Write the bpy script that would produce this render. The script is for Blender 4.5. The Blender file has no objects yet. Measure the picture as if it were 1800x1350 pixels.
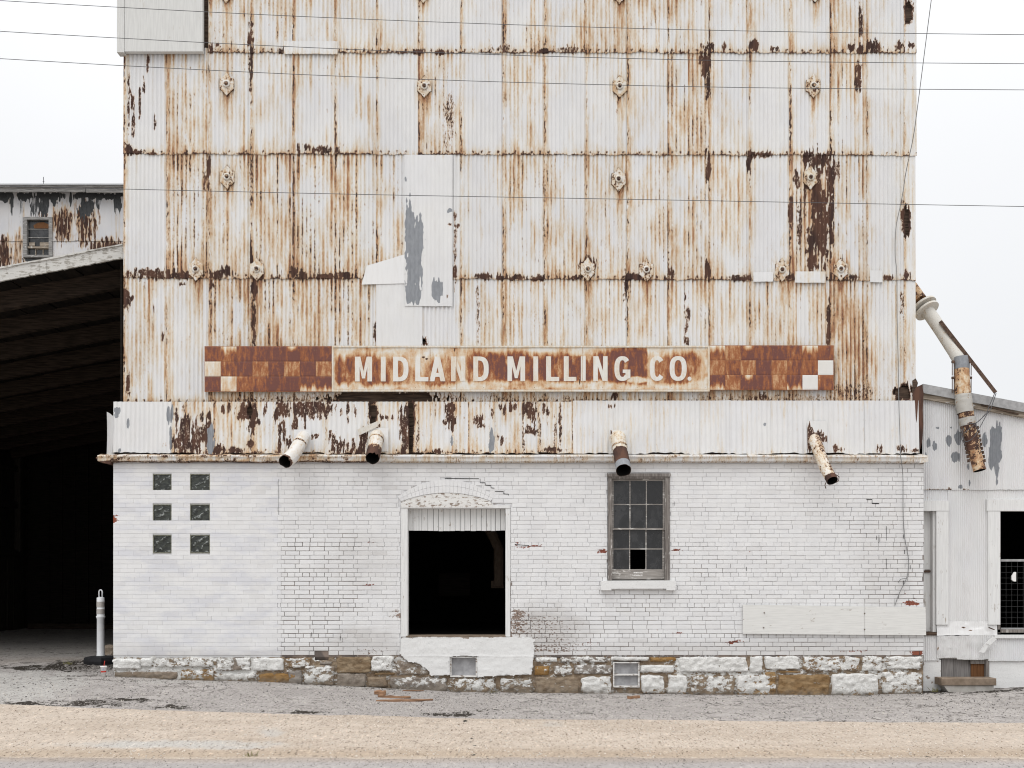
import bpy, math, random
import numpy as np
from mathutils import Vector

# ------------------------------------------------------------------ camera, light, exposure
S = 0.0085            # metres per photo pixel on the brick front
D = 16.0              # camera distance to the brick front
HZ = 1010.0           # horizon row in the photo
ZE = (1220 - HZ) * S  # eye height
sc = bpy.context.scene
col = sc.collection

cam_d = bpy.data.cameras.new('camera')
cam = bpy.data.objects.new('camera', cam_d)
col.objects.link(cam)
cam.location = (0, -D, ZE)
cam.rotation_euler = (math.pi / 2, 0, 0)
cam_d.sensor_width = 36
cam_d.lens = 36 * (D / S) / 1800
cam_d.shift_y = (HZ - 675) / 1800
cam_d.clip_start = 0.1
cam_d.clip_end = 1000
sc.camera = cam

SUN_EL, SUN_ROT = math.radians(58), math.radians(205)
world = bpy.data.worlds.new('World')
sc.world = world
world.use_nodes = True
wt = world.node_tree
wt.nodes.clear()
def wn(t, **k):
    n = wt.nodes.new(t)
    for a, b in k.items(): setattr(n, a, b)
    return n
w_out = wn('ShaderNodeOutputWorld'); w_bg = wn('ShaderNodeBackground'); w_add = wn('ShaderNodeAddShader')
w_sky = wn('ShaderNodeTexSky', sky_type='NISHITA', sun_disc=False, sun_elevation=SUN_EL, sun_rotation=SUN_ROT)
w_bs = wn('ShaderNodeBackground'); w_bs.inputs[1].default_value = 0.05
w_hs = wn('ShaderNodeHueSaturation'); w_hs.inputs['Saturation'].default_value = 0.25
w_tc = wn('ShaderNodeTexCoord'); w_sep = wn('ShaderNodeSeparateXYZ')
w_mx = wn('ShaderNodeMath', operation='MAXIMUM'); w_mx.inputs[1].default_value = 0
w_ma = wn('ShaderNodeMath', operation='MULTIPLY_ADD'); w_ma.inputs[1].default_value = 1.55; w_ma.inputs[2].default_value = 0.84
w_sq = wn('ShaderNodeMath', operation='POWER'); w_sq.inputs[1].default_value = 1.7
w_no = wn('ShaderNodeTexNoise'); w_no.inputs['Scale'].default_value = 2.2; w_no.inputs['Detail'].default_value = 5
w_nr = wn('ShaderNodeMapRange'); w_nr.inputs[1].default_value = 0.3; w_nr.inputs[2].default_value = 0.7
w_nr.inputs[3].default_value = 0.97; w_nr.inputs[4].default_value = 1.03
w_mu = wn('ShaderNodeMath', operation='MULTIPLY')
L = wt.links.new
L(w_tc.outputs['Generated'], w_sep.inputs[0]); L(w_sep.outputs[2], w_mx.inputs[0]); L(w_mx.outputs[0], w_sq.inputs[0]); L(w_sq.outputs[0], w_ma.inputs[0])
L(w_tc.outputs['Generated'], w_no.inputs['Vector']); L(w_no.outputs[0], w_nr.inputs[0])
L(w_ma.outputs[0], w_mu.inputs[0]); L(w_nr.outputs[0], w_mu.inputs[1])
w_bg.inputs[0].default_value = (0.985, 0.99, 1.0, 1)
L(w_mu.outputs[0], w_bg.inputs[1])
L(w_sky.outputs[0], w_hs.inputs['Color']); L(w_hs.outputs[0], w_bs.inputs[0])
L(w_bg.outputs[0], w_add.inputs[0]); L(w_bs.outputs[0], w_add.inputs[1]); L(w_add.outputs[0], w_out.inputs[0])

sun_d = bpy.data.lights.new('sun', 'SUN')
sun_d.energy = 1.5
sun_d.angle = math.radians(50)
sun_d.color = (1.0, 0.985, 0.965)
sun = bpy.data.objects.new('sun', sun_d)
col.objects.link(sun)
sun.rotation_euler = (math.radians(90) - SUN_EL, 0, math.radians(-25))

sc.view_settings.view_transform = 'Standard'
sc.view_settings.look = 'None'
sc.view_settings.gamma = 1
sc.view_settings.use_curve_mapping = False
sc.view_settings.exposure = -0.40
sc.render.engine = 'CYCLES'
sc.cycles.max_bounces = 6
sc.cycles.diffuse_bounces = 3
sc.cycles.use_denoising = True
sc.cycles.filter_width = 1.1
random.seed(4)
rng = np.random.default_rng(11)

# ------------------------------------------------------------------ helpers
def fy(y): return (D + y) / D
def PX(px, y=0.0): return (px - 900) * S * fy(y)
def PZ(py, y=0.0): return ZE + (HZ - py) * S * fy(y)
def P(px, py, y=0.0): return (PX(px, y), y, PZ(py, y))

ORG = {}
def link(o, parent=None):
    col.objects.link(o)
    if parent is not None: o.parent = parent
def thing(name, label, cat, loc=(0, 0, 0), group=None):
    o = bpy.data.objects.new(name, None)
    o.empty_display_size = 0.2
    o.location = loc
    link(o)
    ORG[o] = np.array(loc, float)
    o['label'] = label; o['category'] = cat
    if group: o['group'] = group
    return o
def tag(o, label=None, cat=None, group=None, kind=None):
    if label: o['label'] = label
    if cat: o['category'] = cat
    if group: o['group'] = group
    if kind: o['kind'] = kind
    return o
def _reg(o, parent):
    ORG[o] = ORG.get(parent, np.zeros(3)) if parent is not None else np.zeros(3)
def mesh_obj(name, verts, faces, mat, parent=None, smooth=False, wear=None, origin=None):
    """One mesh object from world-space verts; origin places the object's own origin (top-level things)."""
    org = ORG.get(parent, np.zeros(3)) if parent is not None else np.zeros(3)
    v = np.asarray(verts, float).reshape(-1, 3)
    base = np.array(origin, float) if origin is not None else org
    me = bpy.data.meshes.new(name)
    me.from_pydata((v - base).tolist(), [], faces)
    if smooth: me.polygons.foreach_set('use_smooth', np.ones(len(me.polygons), bool))
    me.materials.append(mat)
    if wear is not None: add_wear(me, wear)
    me.update()
    o = bpy.data.objects.new(name, me)
    link(o, parent)
    o.location = (base - org).tolist()
    ORG[o] = base
    return o
def add_wear(me, w):
    w = np.asarray(w, np.float32).reshape(-1, 4)
    a = me.attributes.new('wear', 'FLOAT_COLOR', 'POINT')
    a.data.foreach_set('color', w.ravel())
def grid_obj(name, PP, mat, parent=None, wear=None, hole=None, smooth=True, flip=False):
    ny, nx = PP.shape[:2]
    org = ORG.get(parent, np.zeros(3)) if parent is not None else np.zeros(3)
    v = (PP.reshape(-1, 3) - org).astype(np.float32)
    i = np.arange(ny * nx).reshape(ny, nx)
    q = np.stack([i[:-1, :-1], i[:-1, 1:], i[1:, 1:], i[1:, :-1]], -1)
    if flip: q = q[..., ::-1]
    q = q.reshape(-1, 4)
    if hole is not None: q = q[~hole.reshape(-1)]
    n = len(q)
    me = bpy.data.meshes.new(name)
    me.vertices.add(len(v)); me.vertices.foreach_set('co', v.ravel())
    me.loops.add(n * 4); me.loops.foreach_set('vertex_index', q.ravel().astype(np.int32))
    me.polygons.add(n)
    me.polygons.foreach_set('loop_start', np.arange(0, n * 4, 4, dtype=np.int32))
    if smooth: me.polygons.foreach_set('use_smooth', np.ones(n, bool))
    me.materials.append(mat)
    if wear is not None: add_wear(me, wear)
    me.update(calc_edges=True); me.validate()
    o = bpy.data.objects.new(name, me)
    link(o, parent)
    _reg(o, parent)
    return o
class MB:
    """Collects simple solids in world space, builds ONE mesh object."""
    def __init__(s): s.v = []; s.f = []; s.w = []
    def add(s, v, f, w=(0, 0, 0, 0)):
        b = len(s.v); s.v += [tuple(p) for p in v]; s.f += [tuple(b + i for i in q) for q in f]; s.w += [w] * len(v)
    def box(s, x0, x1, y0, y1, z0, z1, w=(0, 0, 0, 0), bev=0.0):
        if bev <= 0:
            v = [(x0, y0, z0), (x1, y0, z0), (x1, y1, z0), (x0, y1, z0), (x0, y0, z1), (x1, y0, z1), (x1, y1, z1), (x0, y1, z1)]
            f = [(0, 3, 2, 1), (4, 5, 6, 7), (0, 1, 5, 4), (1, 2, 6, 5), (2, 3, 7, 6), (3, 0, 4, 7)]
        else:   # front face (min y) chamfered
            b = min(bev, abs(x1 - x0) / 3, abs(z1 - z0) / 3)
            v = [(x0 + b, y0, z0 + b), (x1 - b, y0, z0 + b), (x1 - b, y0, z1 - b), (x0 + b, y0, z1 - b),
                 (x0, y0 + b, z0), (x1, y0 + b, z0), (x1, y0 + b, z1), (x0, y0 + b, z1),
                 (x0, y1, z0), (x1, y1, z0), (x1, y1, z1), (x0, y1, z1)]
            f = [(0, 1, 2, 3), (4, 5, 1, 0), (5, 6, 2, 1), (6, 7, 3, 2), (7, 4, 0, 3),
                 (8, 9, 5, 4), (9, 10, 6, 5), (10, 11, 7, 6), (11, 8, 4, 7), (11, 10, 9, 8)]
        s.add(v, f, w)
    def prism(s, poly, y0, y1, w=(0, 0, 0, 0)):
        """poly: list of (x,z) seen from the front, extruded from y0 (front) to y1."""
        n = len(poly)
        v = [(x, y0, z) for x, z in poly] + [(x, y1, z) for x, z in poly]
        f = [tuple(range(n)), tuple(range(2 * n - 1, n - 1, -1))]
        f += [(i, n + i, n + (i + 1) % n, (i + 1) % n) for i in range(n)]
        s.add(v, f, w)
    def quadbox(s, a, b, c, d, depth, w=(0, 0, 0, 0)):
        """Front quad a,b,c,d (3-D), pushed back along +y by depth."""
        v = [a, b, c, d] + [(p[0], p[1] + depth, p[2]) for p in (a, b, c, d)]
        s.add(v, [(0, 1, 2, 3), (7, 6, 5, 4), (0, 4, 5, 1), (1, 5, 6, 2), (2, 6, 7, 3), (3, 7, 4, 0)], w)
    def beam(s, a, b, wx, wz, w=(0, 0, 0, 0)):
        a = Vector(a); b = Vector(b); d = (b - a).normalized()
        up = Vector((0, 0, 1)) if abs(d.z) < 0.9 else Vector((0, 1, 0))
        sx = d.cross(up).normalized() * wx / 2; sz = sx.cross(d).normalized() * wz / 2
        v = [a - sx - sz, a + sx - sz, a + sx + sz, a - sx + sz, b - sx - sz, b + sx - sz, b + sx + sz, b - sx + sz]
        s.add(v, [(0, 1, 2, 3), (7, 6, 5, 4), (0, 4, 5, 1), (1, 5, 6, 2), (2, 6, 7, 3), (3, 7, 4, 0)], w)
    def tube(s, pts, r, n=8, w=(0, 0, 0, 0)):
        v, f, _ = tube_geo(pts, [r] * len(pts), n)
        s.add(v, f, w)
    def build(s, name, mat, parent=None, smooth=False, origin=None):
        return mesh_obj(name, s.v, s.f, mat, parent, smooth, s.w, origin)
def frames(pts):
    pts = [Vector(p) for p in pts]
    T = []
    for i in range(len(pts)):
        a = pts[max(i - 1, 0)]; b = pts[min(i + 1, len(pts) - 1)]
        T.append((b - a).normalized())
    u = T[0].cross(Vector((0, 1, 0)))
    if u.length < 0.2: u = T[0].cross(Vector((1, 0, 0)))
    u.normalize()
    out = []
    for t in T:
        u = (u - t * u.dot(t)).normalized()
        out.append((u.copy(), t.cross(u)))
    return pts, out
def tube_geo(pts, rad, n=10, cap=True):
    pts, fr = frames(pts)
    v, f = [], []
    for p, (u, w), r in zip(pts, fr, rad):
        for k in range(n):
            a = 2 * math.pi * k / n
            v.append(tuple(p + u * (math.cos(a) * r) + w * (math.sin(a) * r)))
    for i in range(len(pts) - 1):
        for k in range(n):
            f.append((i * n + k, i * n + (k + 1) % n, (i + 1) * n + (k + 1) % n, (i + 1) * n + k))
    if cap:
        f.append(tuple(range(n - 1, -1, -1))); b = (len(pts) - 1) * n; f.append(tuple(range(b, b + n)))
    return v, f, n
def smooth_path(pts, n=6):
    """Catmull-Rom through pts."""
    pts = [np.array(p, float) for p in pts]
    q = [2 * pts[0] - pts[1]] + pts + [2 * pts[-1] - pts[-2]]
    out = []
    for i in range(1, len(q) - 2):
        for k in range(n):
            t = k / n
            a, b, c, d = q[i - 1:i + 3]
            out.append(0.5 * (2 * b + (c - a) * t + (2 * a - 5 * b + 4 * c - d) * t * t + (3 * b - a - 3 * c + d) * t ** 3))
    out.append(pts[-1])
    return [tuple(p) for p in out]

TAB = rng.random((512, 512))
def vn(x, y, seed=0):
    """Smooth value noise in 0..1."""
    x = np.asarray(x, float) + seed * 17.31; y = np.asarray(y, float) + seed * 9.77
    xi = np.floor(x).astype(int); yi = np.floor(y).astype(int)
    fx = x - xi; fz = y - yi
    fx = fx * fx * (3 - 2 * fx); fz = fz * fz * (3 - 2 * fz)
    a = TAB[yi % 512, xi % 512]; b = TAB[yi % 512, (xi + 1) % 512]
    c = TAB[(yi + 1) % 512, xi % 512]; d = TAB[(yi + 1) % 512, (xi + 1) % 512]
    return (a * (1 - fx) + b * fx) * (1 - fz) + (c * (1 - fx) + d * fx) * fz
def fbm(x, y, seed=0, o=3):
    t = 0; s = 0; a = 1.0
    for i in range(o):
        t = t + a * vn(np.asarray(x) * 2 ** i, np.asarray(y) * 2 ** i, seed + i * 3); s += a; a *= 0.55
    return t / s
def spots(px, py, lst, rag=0.9, sx=4.0, sy=22.0, seed=5):
    """Ragged ellipses (cx, cy, rx, ry, strength) as one field."""
    out = np.zeros_like(px, float)
    nz = (vn(px / sx, py / sy, seed) - 0.5) * rag + (vn(px / 2.2, py / 5, seed + 2) - 0.5) * rag * 0.5
    for cx, cy, rx, ry, st in lst:
        m = (np.abs(px - cx) < rx * 1.8 + 3) & (np.abs(py - cy) < ry * 1.8 + 3)
        if not m.any(): continue
        d = np.sqrt(((px - cx) / rx) ** 2 + ((py - cy) / ry) ** 2)
        val = st * np.clip((1.35 - d + nz) * 1.6, 0, 1)
        out = np.where(m, np.maximum(out, val), out)
    return out

# ------------------------------------------------------------------ materials
class G:
    """Small wrapper that wires nodes of one material."""
    def __init__(s, name, rough=0.8, spec=0.3):
        s.m = bpy.data.materials.new(name); s.m.use_nodes = True
        s.t = s.m.node_tree
        s.b = s.t.nodes['Principled BSDF']
        s.b.inputs['Roughness'].default_value = rough
        s.b.inputs['Specular IOR Level'].default_value = spec
        s._pos = None; s._att = None
    def n(s, t, **k):
        x = s.t.nodes.new(t)
        for a, b in k.items(): setattr(x, a, b)
        return x
    def put(s, sock, v):
        if hasattr(v, 'is_output'): s.t.links.new(v, sock)
        elif isinstance(v, (tuple, list)) and len(v) == 3 and sock.type == 'RGBA': sock.default_value = (*v, 1)
        else: sock.default_value = v
    def pos(s, sx=1, sy=1, sz=1):
        if s._pos is None: s._pos = s.n('ShaderNodeNewGeometry').outputs['Position']
        x = s.n('ShaderNodeVectorMath', operation='MULTIPLY')
        s.put(x.inputs[0], s._pos); x.inputs[1].default_value = (sx, sy, sz)
        return x.outputs[0]
    def noise(s, sx, sy=None, sz=None, detail=3, rough=0.55, dist=0):
        x = s.n('ShaderNodeTexNoise')
        s.put(x.inputs['Vector'], s.pos(sx, sx if sy is None else sy, sx if sz is None else sz))
        x.inputs['Scale'].default_value = 1; x.inputs['Detail'].default_value = detail
        x.inputs['Roughness'].default_value = rough; x.inputs['Distortion'].default_value = dist
        return x.outputs['Fac']
    def voro(s, sc_, feature='F1', out='Distance', rnd=1):
        x = s.n('ShaderNodeTexVoronoi', feature=feature)
        s.put(x.inputs['Vector'], s.pos(sc_, sc_, sc_)); x.inputs['Scale'].default_value = 1
        return x.outputs[out]
    def math(s, op, a, b=0.0, c=0.0, clamp=False):
        x = s.n('ShaderNodeMath', operation=op, use_clamp=clamp)
        s.put(x.inputs[0], a); s.put(x.inputs[1], b)
        if op in ('MULTIPLY_ADD', 'SMOOTH_MIN'): s.put(x.inputs[2], c)
        return x.outputs[0]
    def mad(s, a, b, c): return s.math('MULTIPLY_ADD', a, b, c)
    def step(s, v, lo, hi, o0=0.0, o1=1.0):
        x = s.n('ShaderNodeMapRange', interpolation_type='SMOOTHSTEP')
        s.put(x.inputs[0], v)
        for i, q in zip((1, 2, 3, 4), (lo, hi, o0, o1)): x.inputs[i].default_value = q
        return x.outputs[0]
    def lin(s, v, lo, hi, o0=0.0, o1=1.0):
        x = s.n('ShaderNodeMapRange')
        s.put(x.inputs[0], v)
        for i, q in zip((1, 2, 3, 4), (lo, hi, o0, o1)): x.inputs[i].default_value = q
        return x.outputs[0]
    def mix(s, f, a, b, mode='MIX'):
        x = s.n('ShaderNodeMix', data_type='RGBA', blend_type=mode)
        s.put(x.inputs[0], f); s.put(x.inputs[6], a); s.put(x.inputs[7], b)
        return x.outputs[2]
    def ramp(s, f, stops):
        x = s.n('ShaderNodeValToRGB')
        cr = x.color_ramp
        while len(cr.elements) < len(stops): cr.elements.new(0.5)
        for e, (p, c) in zip(cr.elements, stops): e.position = p; e.color = (*c, 1)
        s.put(x.inputs[0], f)
        return x.outputs[0]
    def wear(s):
        if s._att is None:
            a = s.n('ShaderNodeAttribute', attribute_name='wear')
            q = s.n('ShaderNodeSeparateColor'); s.put(q.inputs[0], a.outputs['Color'])
            s._att = (q.outputs[0], q.outputs[1], q.outputs[2], a.outputs['Alpha'])
        return s._att
    def bump(s, h, dist=0.01, strength=0.6):
        x = s.n('ShaderNodeBump'); x.inputs['Strength'].default_value = strength; x.inputs['Distance'].default_value = dist
        s.put(x.inputs['Height'], h); s.put(s.b.inputs['Normal'], x.outputs[0])
    def done(s, c, rough=None):
        s.put(s.b.inputs['Base Color'], c)
        if rough is not None: s.put(s.b.inputs['Roughness'], rough)
        return s.m

def rust_mat(name, sx=26.0, sz=3.2, spx=66.0, spz=25.0, paint=((.745, .742, .73), (.705, .707, .712)), fine=1.0, specks=0.34, zc=((.18, .19, .207), (.34, .357, .38)), stops=None):
    """Painted sheet metal: wear.r = rust wash, .g = bare rusted metal, .b = bare zinc, alpha = grime."""
    g = G(name, 0.6, 0.25)
    R, Gd, B, A = g.wear()
    nA = g.noise(sx, 3, sz, 4, 0.6)
    nB = g.noise(spx, 20, spz, 4, 0.6)
    nC = g.noise(9, 3, 2.5, 3)
    nD = g.noise(1.1, 1, 0.8, 3)
    pt = g.mix(g.step(nD, .35, .65), paint[0], paint[1])
    pt = g.mix(g.step(nA, .42, .8, 0, .3), pt, (.60, .585, .56))
    gain = g.math('MINIMUM', g.math('MULTIPLY', R, 2.2), fine)
    s1 = g.mad(g.math('SUBTRACT', nA, .5), g.math('MULTIPLY', gain, 1.5), R)
    s1 = g.mad(g.math('SUBTRACT', nC, .5), g.math('MULTIPLY', gain, .55), s1)
    s1 = g.mad(g.math('SUBTRACT', nB, .5), g.math('MULTIPLY', gain, .7), s1)
    st = g.ramp(s1, stops or [(0.10, (1, 1, 1)), (0.32, (.94, .84, .70)), (0.58, (.80, .56, .35)), (0.82, (.50, .235, .11)), (1.0, (.26, .10, .062))])
    c = g.mix(1.0, pt, st, 'MULTIPLY')
    d = g.mad(g.math('SUBTRACT', nB, .5), 1.5, g.mad(R, specks, Gd))
    d = g.mad(g.math('SUBTRACT', nA, .5), .5, d)
    dk = g.step(d, .54, .62)
    halo = g.step(d, .30, .56, 0, .75)
    c = g.mix(halo, c, g.mix(1.0, pt, (.70, .47, .29), 'MULTIPLY'))
    dcol = g.mix(g.step(nC, .35, .65), (.052, .030, .025), (.112, .057, .039))
    c = g.mix(dk, c, dcol)
    z = g.mad(g.math('SUBTRACT', nB, .5), .5, B)
    zcol = g.mix(g.noise(30, 30, 12, 3), *zc)
    c = g.mix(g.step(z, .46, .54), c, zcol)
    c = g.mix(A, c, g.mix(1.0, c, (.50, .49, .47), 'MULTIPLY'))
    g.bump(g.mad(dk, -1.0, g.math('MULTIPLY', nB, .6)), .004, .5)
    return g.done(c, g.lin(dk, 0, 1, .55, .9))
M_rust = rust_mat('painted_rusting_sheet')
M_sign = rust_mat('rusting_sign_enamel', sx=20, sz=5, spx=70, spz=45, paint=((.70, .68, .63), (.72, .71, .68)), fine=.55, specks=.05, stops=[(0.10, (1, 1, 1)), (0.32, (.95, .83, .68)), (0.58, (.82, .53, .31)), (0.80, (.48, .185, .075)), (0.92, (.36, .13, .065)), (1.0, (.225, .090, .075))])
M_fine = rust_mat('fine_corrugated_sheet', sx=40, sz=3, spx=60, spz=20, paint=((.765, .763, .76), (.72, .725, .735)))
M_far = rust_mat('far_corrugated_sheet', sx=26, sz=2.2, spx=19, spz=2.6, paint=((.70, .69, .69), (.64, .645, .67)), zc=((.025, .027, .028), (.11, .115, .12)))
M_pipe = rust_mat('spout_metal', sx=16, sz=9, spx=45, spz=34, paint=((.68, .66, .61), (.70, .69, .67)))
M_zinc = rust_mat('zinc_trim', paint=((.42, .43, .44), (.36, .37, .385)))

def wood_mat(name, c0, c1, paint=None, cover=0.5, along='x', rough=0.85, fs=1.0):
    g = G(name, rough, 0.15)
    sx, sz = (4, 60) if along == 'x' else (60, 4)
    n1 = g.noise(sx, sx if along == 'x' else 60, sz, 4)
    c = g.mix(g.step(n1, .3, .7), c0, c1)
    if paint:
        n2 = g.noise(sx * 1.6 * fs, 20, sz * .8 * fs ** .5, 4, .65)
        n3 = g.noise(7 * fs, 7, 7 * fs, 3)
        m = g.step(g.mad(n3, .8, n2), .88 - (cover - .5) * .5, .93 - (cover - .5) * .5)
        c = g.mix(m, c, g.mix(g.step(n1, .35, .7), paint, tuple(x * .9 for x in paint)))
    g.bump(n1, .003, .5)
    return g.done(c)
M_wood_grey = wood_mat('weathered_window_wood', (.125, .11, .10), (.25, .228, .21), (.6, .58, .55), .16, 'z')
M_wood_greyh = wood_mat('weathered_rail_wood', (.125, .11, .10), (.25, .228, .21), (.6, .58, .55), .16, 'x')
M_wood_white = wood_mat('white_painted_wood', (.25, .20, .16), (.42, .37, .31), (.72, .72, .71), .93, 'z')
M_wood_whiteh = wood_mat('white_painted_board', (.25, .20, .16), (.42, .37, .31), (.70, .695, .67), .97, 'x')
M_wood_peel = wood_mat('peeling_painted_wood', (.20, .15, .12), (.36, .30, .25), (.71, .70, .675), .68, 'x', fs=2)
M_wood_fascia = wood_mat('weathered_white_fascia', (.25, .235, .21), (.42, .40, .36), (.58, .57, .54), .62, 'x', fs=1.5)
M_wood_far = wood_mat('grey_fascia_wood', (.16, .155, .15), (.36, .35, .335), (.5, .49, .47), .15, 'x')
M_wood_dark = wood_mat('dark_sheathing_wood', (.040, .027, .02), (.12, .082, .06), None, 0, 'x')
M_wood_shed = wood_mat('shade_black_wood', (.007, .006, .005), (.020, .0155, .012), None, 0, 'x')  # interior shade put into the wood colour, blackest between the beams
M_wood_beam = wood_mat('shade_toned_beam_wood', (.018, .0135, .010), (.060, .043, .032), None, 0, 'x')  # shed shade in the colour too, lighter copy for the front-lit beams
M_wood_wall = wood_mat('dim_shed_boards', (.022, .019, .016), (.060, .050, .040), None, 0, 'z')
M_wood_brown = wood_mat('splintered_brown_wood', (.13, .07, .04), (.34, .20, .12), None, 0, 'x')
M_ply = wood_mat('grey_white_plywood', (.5, .48, .44), (.62, .6, .56), (.64, .64, .62), .96, 'z')
M_ochre_board = wood_mat('orange_brown_board', (.10, .045, .02), (.19, .09, .04), None, 0, 'z')
M_grey_board = wood_mat('dusty_grey_board', (.16, .15, .145), (.25, .235, .225), None, 0, 'z')
M_wood_sash = wood_mat('grey_sash_wood', (.20, .182, .168), (.36, .335, .31), (.62, .6, .57), .25, 'x')
M_wood_raw = wood_mat('bare_grey_rafter', (.20, .165, .13), (.42, .36, .29), (.7, .7, .68), .15, 'x')

def flat_mat(name, c, rough=0.7, spec=0.3, var=0.12, scale=14, metal=0):
    g = G(name, rough, spec)
    n = g.noise(scale, detail=4)
    g.b.inputs['Metallic'].default_value = metal
    return g.done(g.mix(g.step(n, .3, .7), tuple(x * (1 - var) for x in c), tuple(min(1, x * (1 + var)) for x in c)))
M_dark = flat_mat('shade_black', (.010, .0095, .009), .95, .1)  # near-black colour paints in the shade of rooms, pipe mouths and gaps
M_wire = flat_mat('black_wire', (.085, .085, .09), .6)
M_cable = flat_mat('grey_cable', (.20, .20, .20), .7)
M_rubber = flat_mat('black_rubber', (.016, .016, .018), .75, .3, .25)
M_post = flat_mat('white_plastic', (.72, .73, .74), .45, .4, .04)
M_band = flat_mat('dull_reflective_band', (.46, .43, .40), .4, .4, .10, 60)
M_cup = flat_mat('white_paper', (.78, .77, .75), .6, .3, .04)
M_red = flat_mat('red_print', (.48, .045, .03), .6, .3, .10)
M_blue = flat_mat('pale_blue_print', (.36, .38, .47), .6)
M_iron = flat_mat('rusty_iron', (.10, .065, .048), .85, .2, .35, 30)
M_rail = flat_mat('galvanised_rail', (.33, .33, .33), .55, .4, .15)
M_rock = flat_mat('pale_rock', (.30, .265, .235), .95, .1, .3, 18)
M_gravel = flat_mat('grey_gravel', (.21, .195, .18), .95, .1, .45, 9)
M_weed = flat_mat('dry_weed', (.16, .15, .06), .9, .1, .3, 20)
M_gatewire = flat_mat('dull_gate_wire', (.09, .09, .09), .7)
M_dust = flat_mat('tan_pipe', (.16, .12, .09), .9, .1)

def make_brick_mat():
    g = G('white_painted_brick', 0.7, 0.2)
    R, Gd, B, A = g.wear()        # r chip, g red, b bluish, alpha grime
    n1 = g.noise(26, 26, 40, 4, .6); n2 = g.noise(5, 5, 5, 4); n3 = g.noise(70, 70, 90, 3); n4 = g.noise(1.6, 1, 4.5, 5, .65)
    pt = g.mix(g.step(n2, .3, .7), (.75, .748, .745), (.705, .705, .708))
    pt = g.mix(g.math('MULTIPLY', g.step(n4, .45, .62), B), pt, (.655, .66, .688))
    pt = g.mix(g.step(n3, .55, .8, 0, .3), pt, (.62, .60, .57))
    m = g.step(g.mad(g.math('SUBTRACT', n1, .5), 1.5, R), .50, .58)
    bc = g.mix(g.step(n3, .35, .65), (.38, .33, .285), (.21, .155, .125))
    bc = g.mix(Gd, bc, g.mix(g.step(n2, .35, .65), (.30, .095, .055), (.20, .065, .045)))
    c = g.mix(m, pt, bc)
    c = g.mix(A, c, g.mix(1.0, c, (.50, .46, .42), 'MULTIPLY'))
    g.bump(g.mad(m, -1.2, g.mad(n1, .8, n3)), .004, .55)
    return g.done(c)
M_brick = make_brick_mat()
def make_mortar_mat():
    g = G('painted_mortar', 0.9, 0.1)
    R, Gd, B, A = g.wear()
    n1 = g.noise(34, 34, 34, 4, .6); n2 = g.noise(4, 4, 4, 3)
    m = g.step(g.mad(g.math('SUBTRACT', n1, .5), 1.2, g.mad(g.math('SUBTRACT', n2, .5), .8, R)), .25, .75)
    c = g.mix(m, (.62, .62, .625), g.mix(g.step(n2, .4, .6), (.13, .11, .10), (.24, .19, .16)))
    return g.done(c)
M_mortar = make_mortar_mat()
def make_stone_mat():
    g = G('chipped_painted_stone', 0.88, 0.15)
    R, Gd, B, A = g.wear()        # r paint cover, g ochre, b grey, alpha grime near the ground
    n1 = g.noise(11, 11, 15, 6, .68); n2 = g.noise(5, 5, 14, 4); n3 = g.noise(60, 60, 60, 3); n4 = g.noise(30, 30, 70, 4, .7)
    st = g.mix(g.step(n2, .3, .7), (.185, .125, .072), (.33, .255, .17))
    st = g.mix(Gd, st, g.mix(g.step(n2, .3, .7), (.25, .135, .045), (.36, .22, .09)))
    st = g.mix(B, st, g.mix(g.step(n1, .3, .7), (.20, .175, .155), (.37, .34, .31)))
    st = g.mix(g.step(n4, .52, .75, 0, .6), st, g.mix(1.0, st, (.40, .36, .33), 'MULTIPLY'))
    m = g.step(g.mad(g.math('SUBTRACT', n4, .5), .8, g.mad(g.math('SUBTRACT', n1, .5), 1.9, R)), .46, .54)
    pt = g.mix(g.step(n3, .3, .7), (.79, .785, .765), (.64, .63, .60))
    c = g.mix(m, st, pt)
    c = g.mix(g.math('MULTIPLY', A, g.step(n1, .3, .6)), c, (.16, .135, .105))
    g.bump(g.mad(m, .5, g.mad(n1, 1.6, g.mad(n4, .9, n3))), .018, .7)
    return g.done(c)
M_stone = make_stone_mat()
def make_conc(name, c0, c1, paint=None, cover=.9):
    g = G(name, 0.85, 0.15)
    n1 = g.noise(7, 7, 7, 5, .6); n2 = g.noise(50, 50, 50, 3); n3 = g.noise(3, 3, 18, 3)
    c = g.mix(g.step(n1, .3, .7), c0, c1)
    if paint:
        R, Gd, B, A = g.wear()
        m = g.step(g.mad(g.math('SUBTRACT', n1, .5), 1.4, g.math('SUBTRACT', cover, R)), .40, .46)
        c = g.mix(m, c, g.mix(g.step(n3, .35, .7, 0, .6), paint, tuple(x * .9 for x in paint)))
    c = g.mix(g.step(n2, .5, .8, 0, .35), c, g.mix(1.0, c, (.6, .58, .56), 'MULTIPLY'))
    g.bump(g.mad(n1, 1.0, n2), .006, .5)
    return g.done(c)
M_conc_white = make_conc('white_painted_concrete', (.28, .23, .19), (.40, .35, .30), (.73, .73, .72), .95)
M_conc = make_conc('grey_concrete', (.24, .225, .205), (.36, .34, .315))
M_step_top = make_conc('brown_stone_slab', (.17, .13, .095), (.27, .21, .16))
M_step_low = make_conc('pale_stone_base', (.36, .34, .31), (.48, .46, .43))

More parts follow.
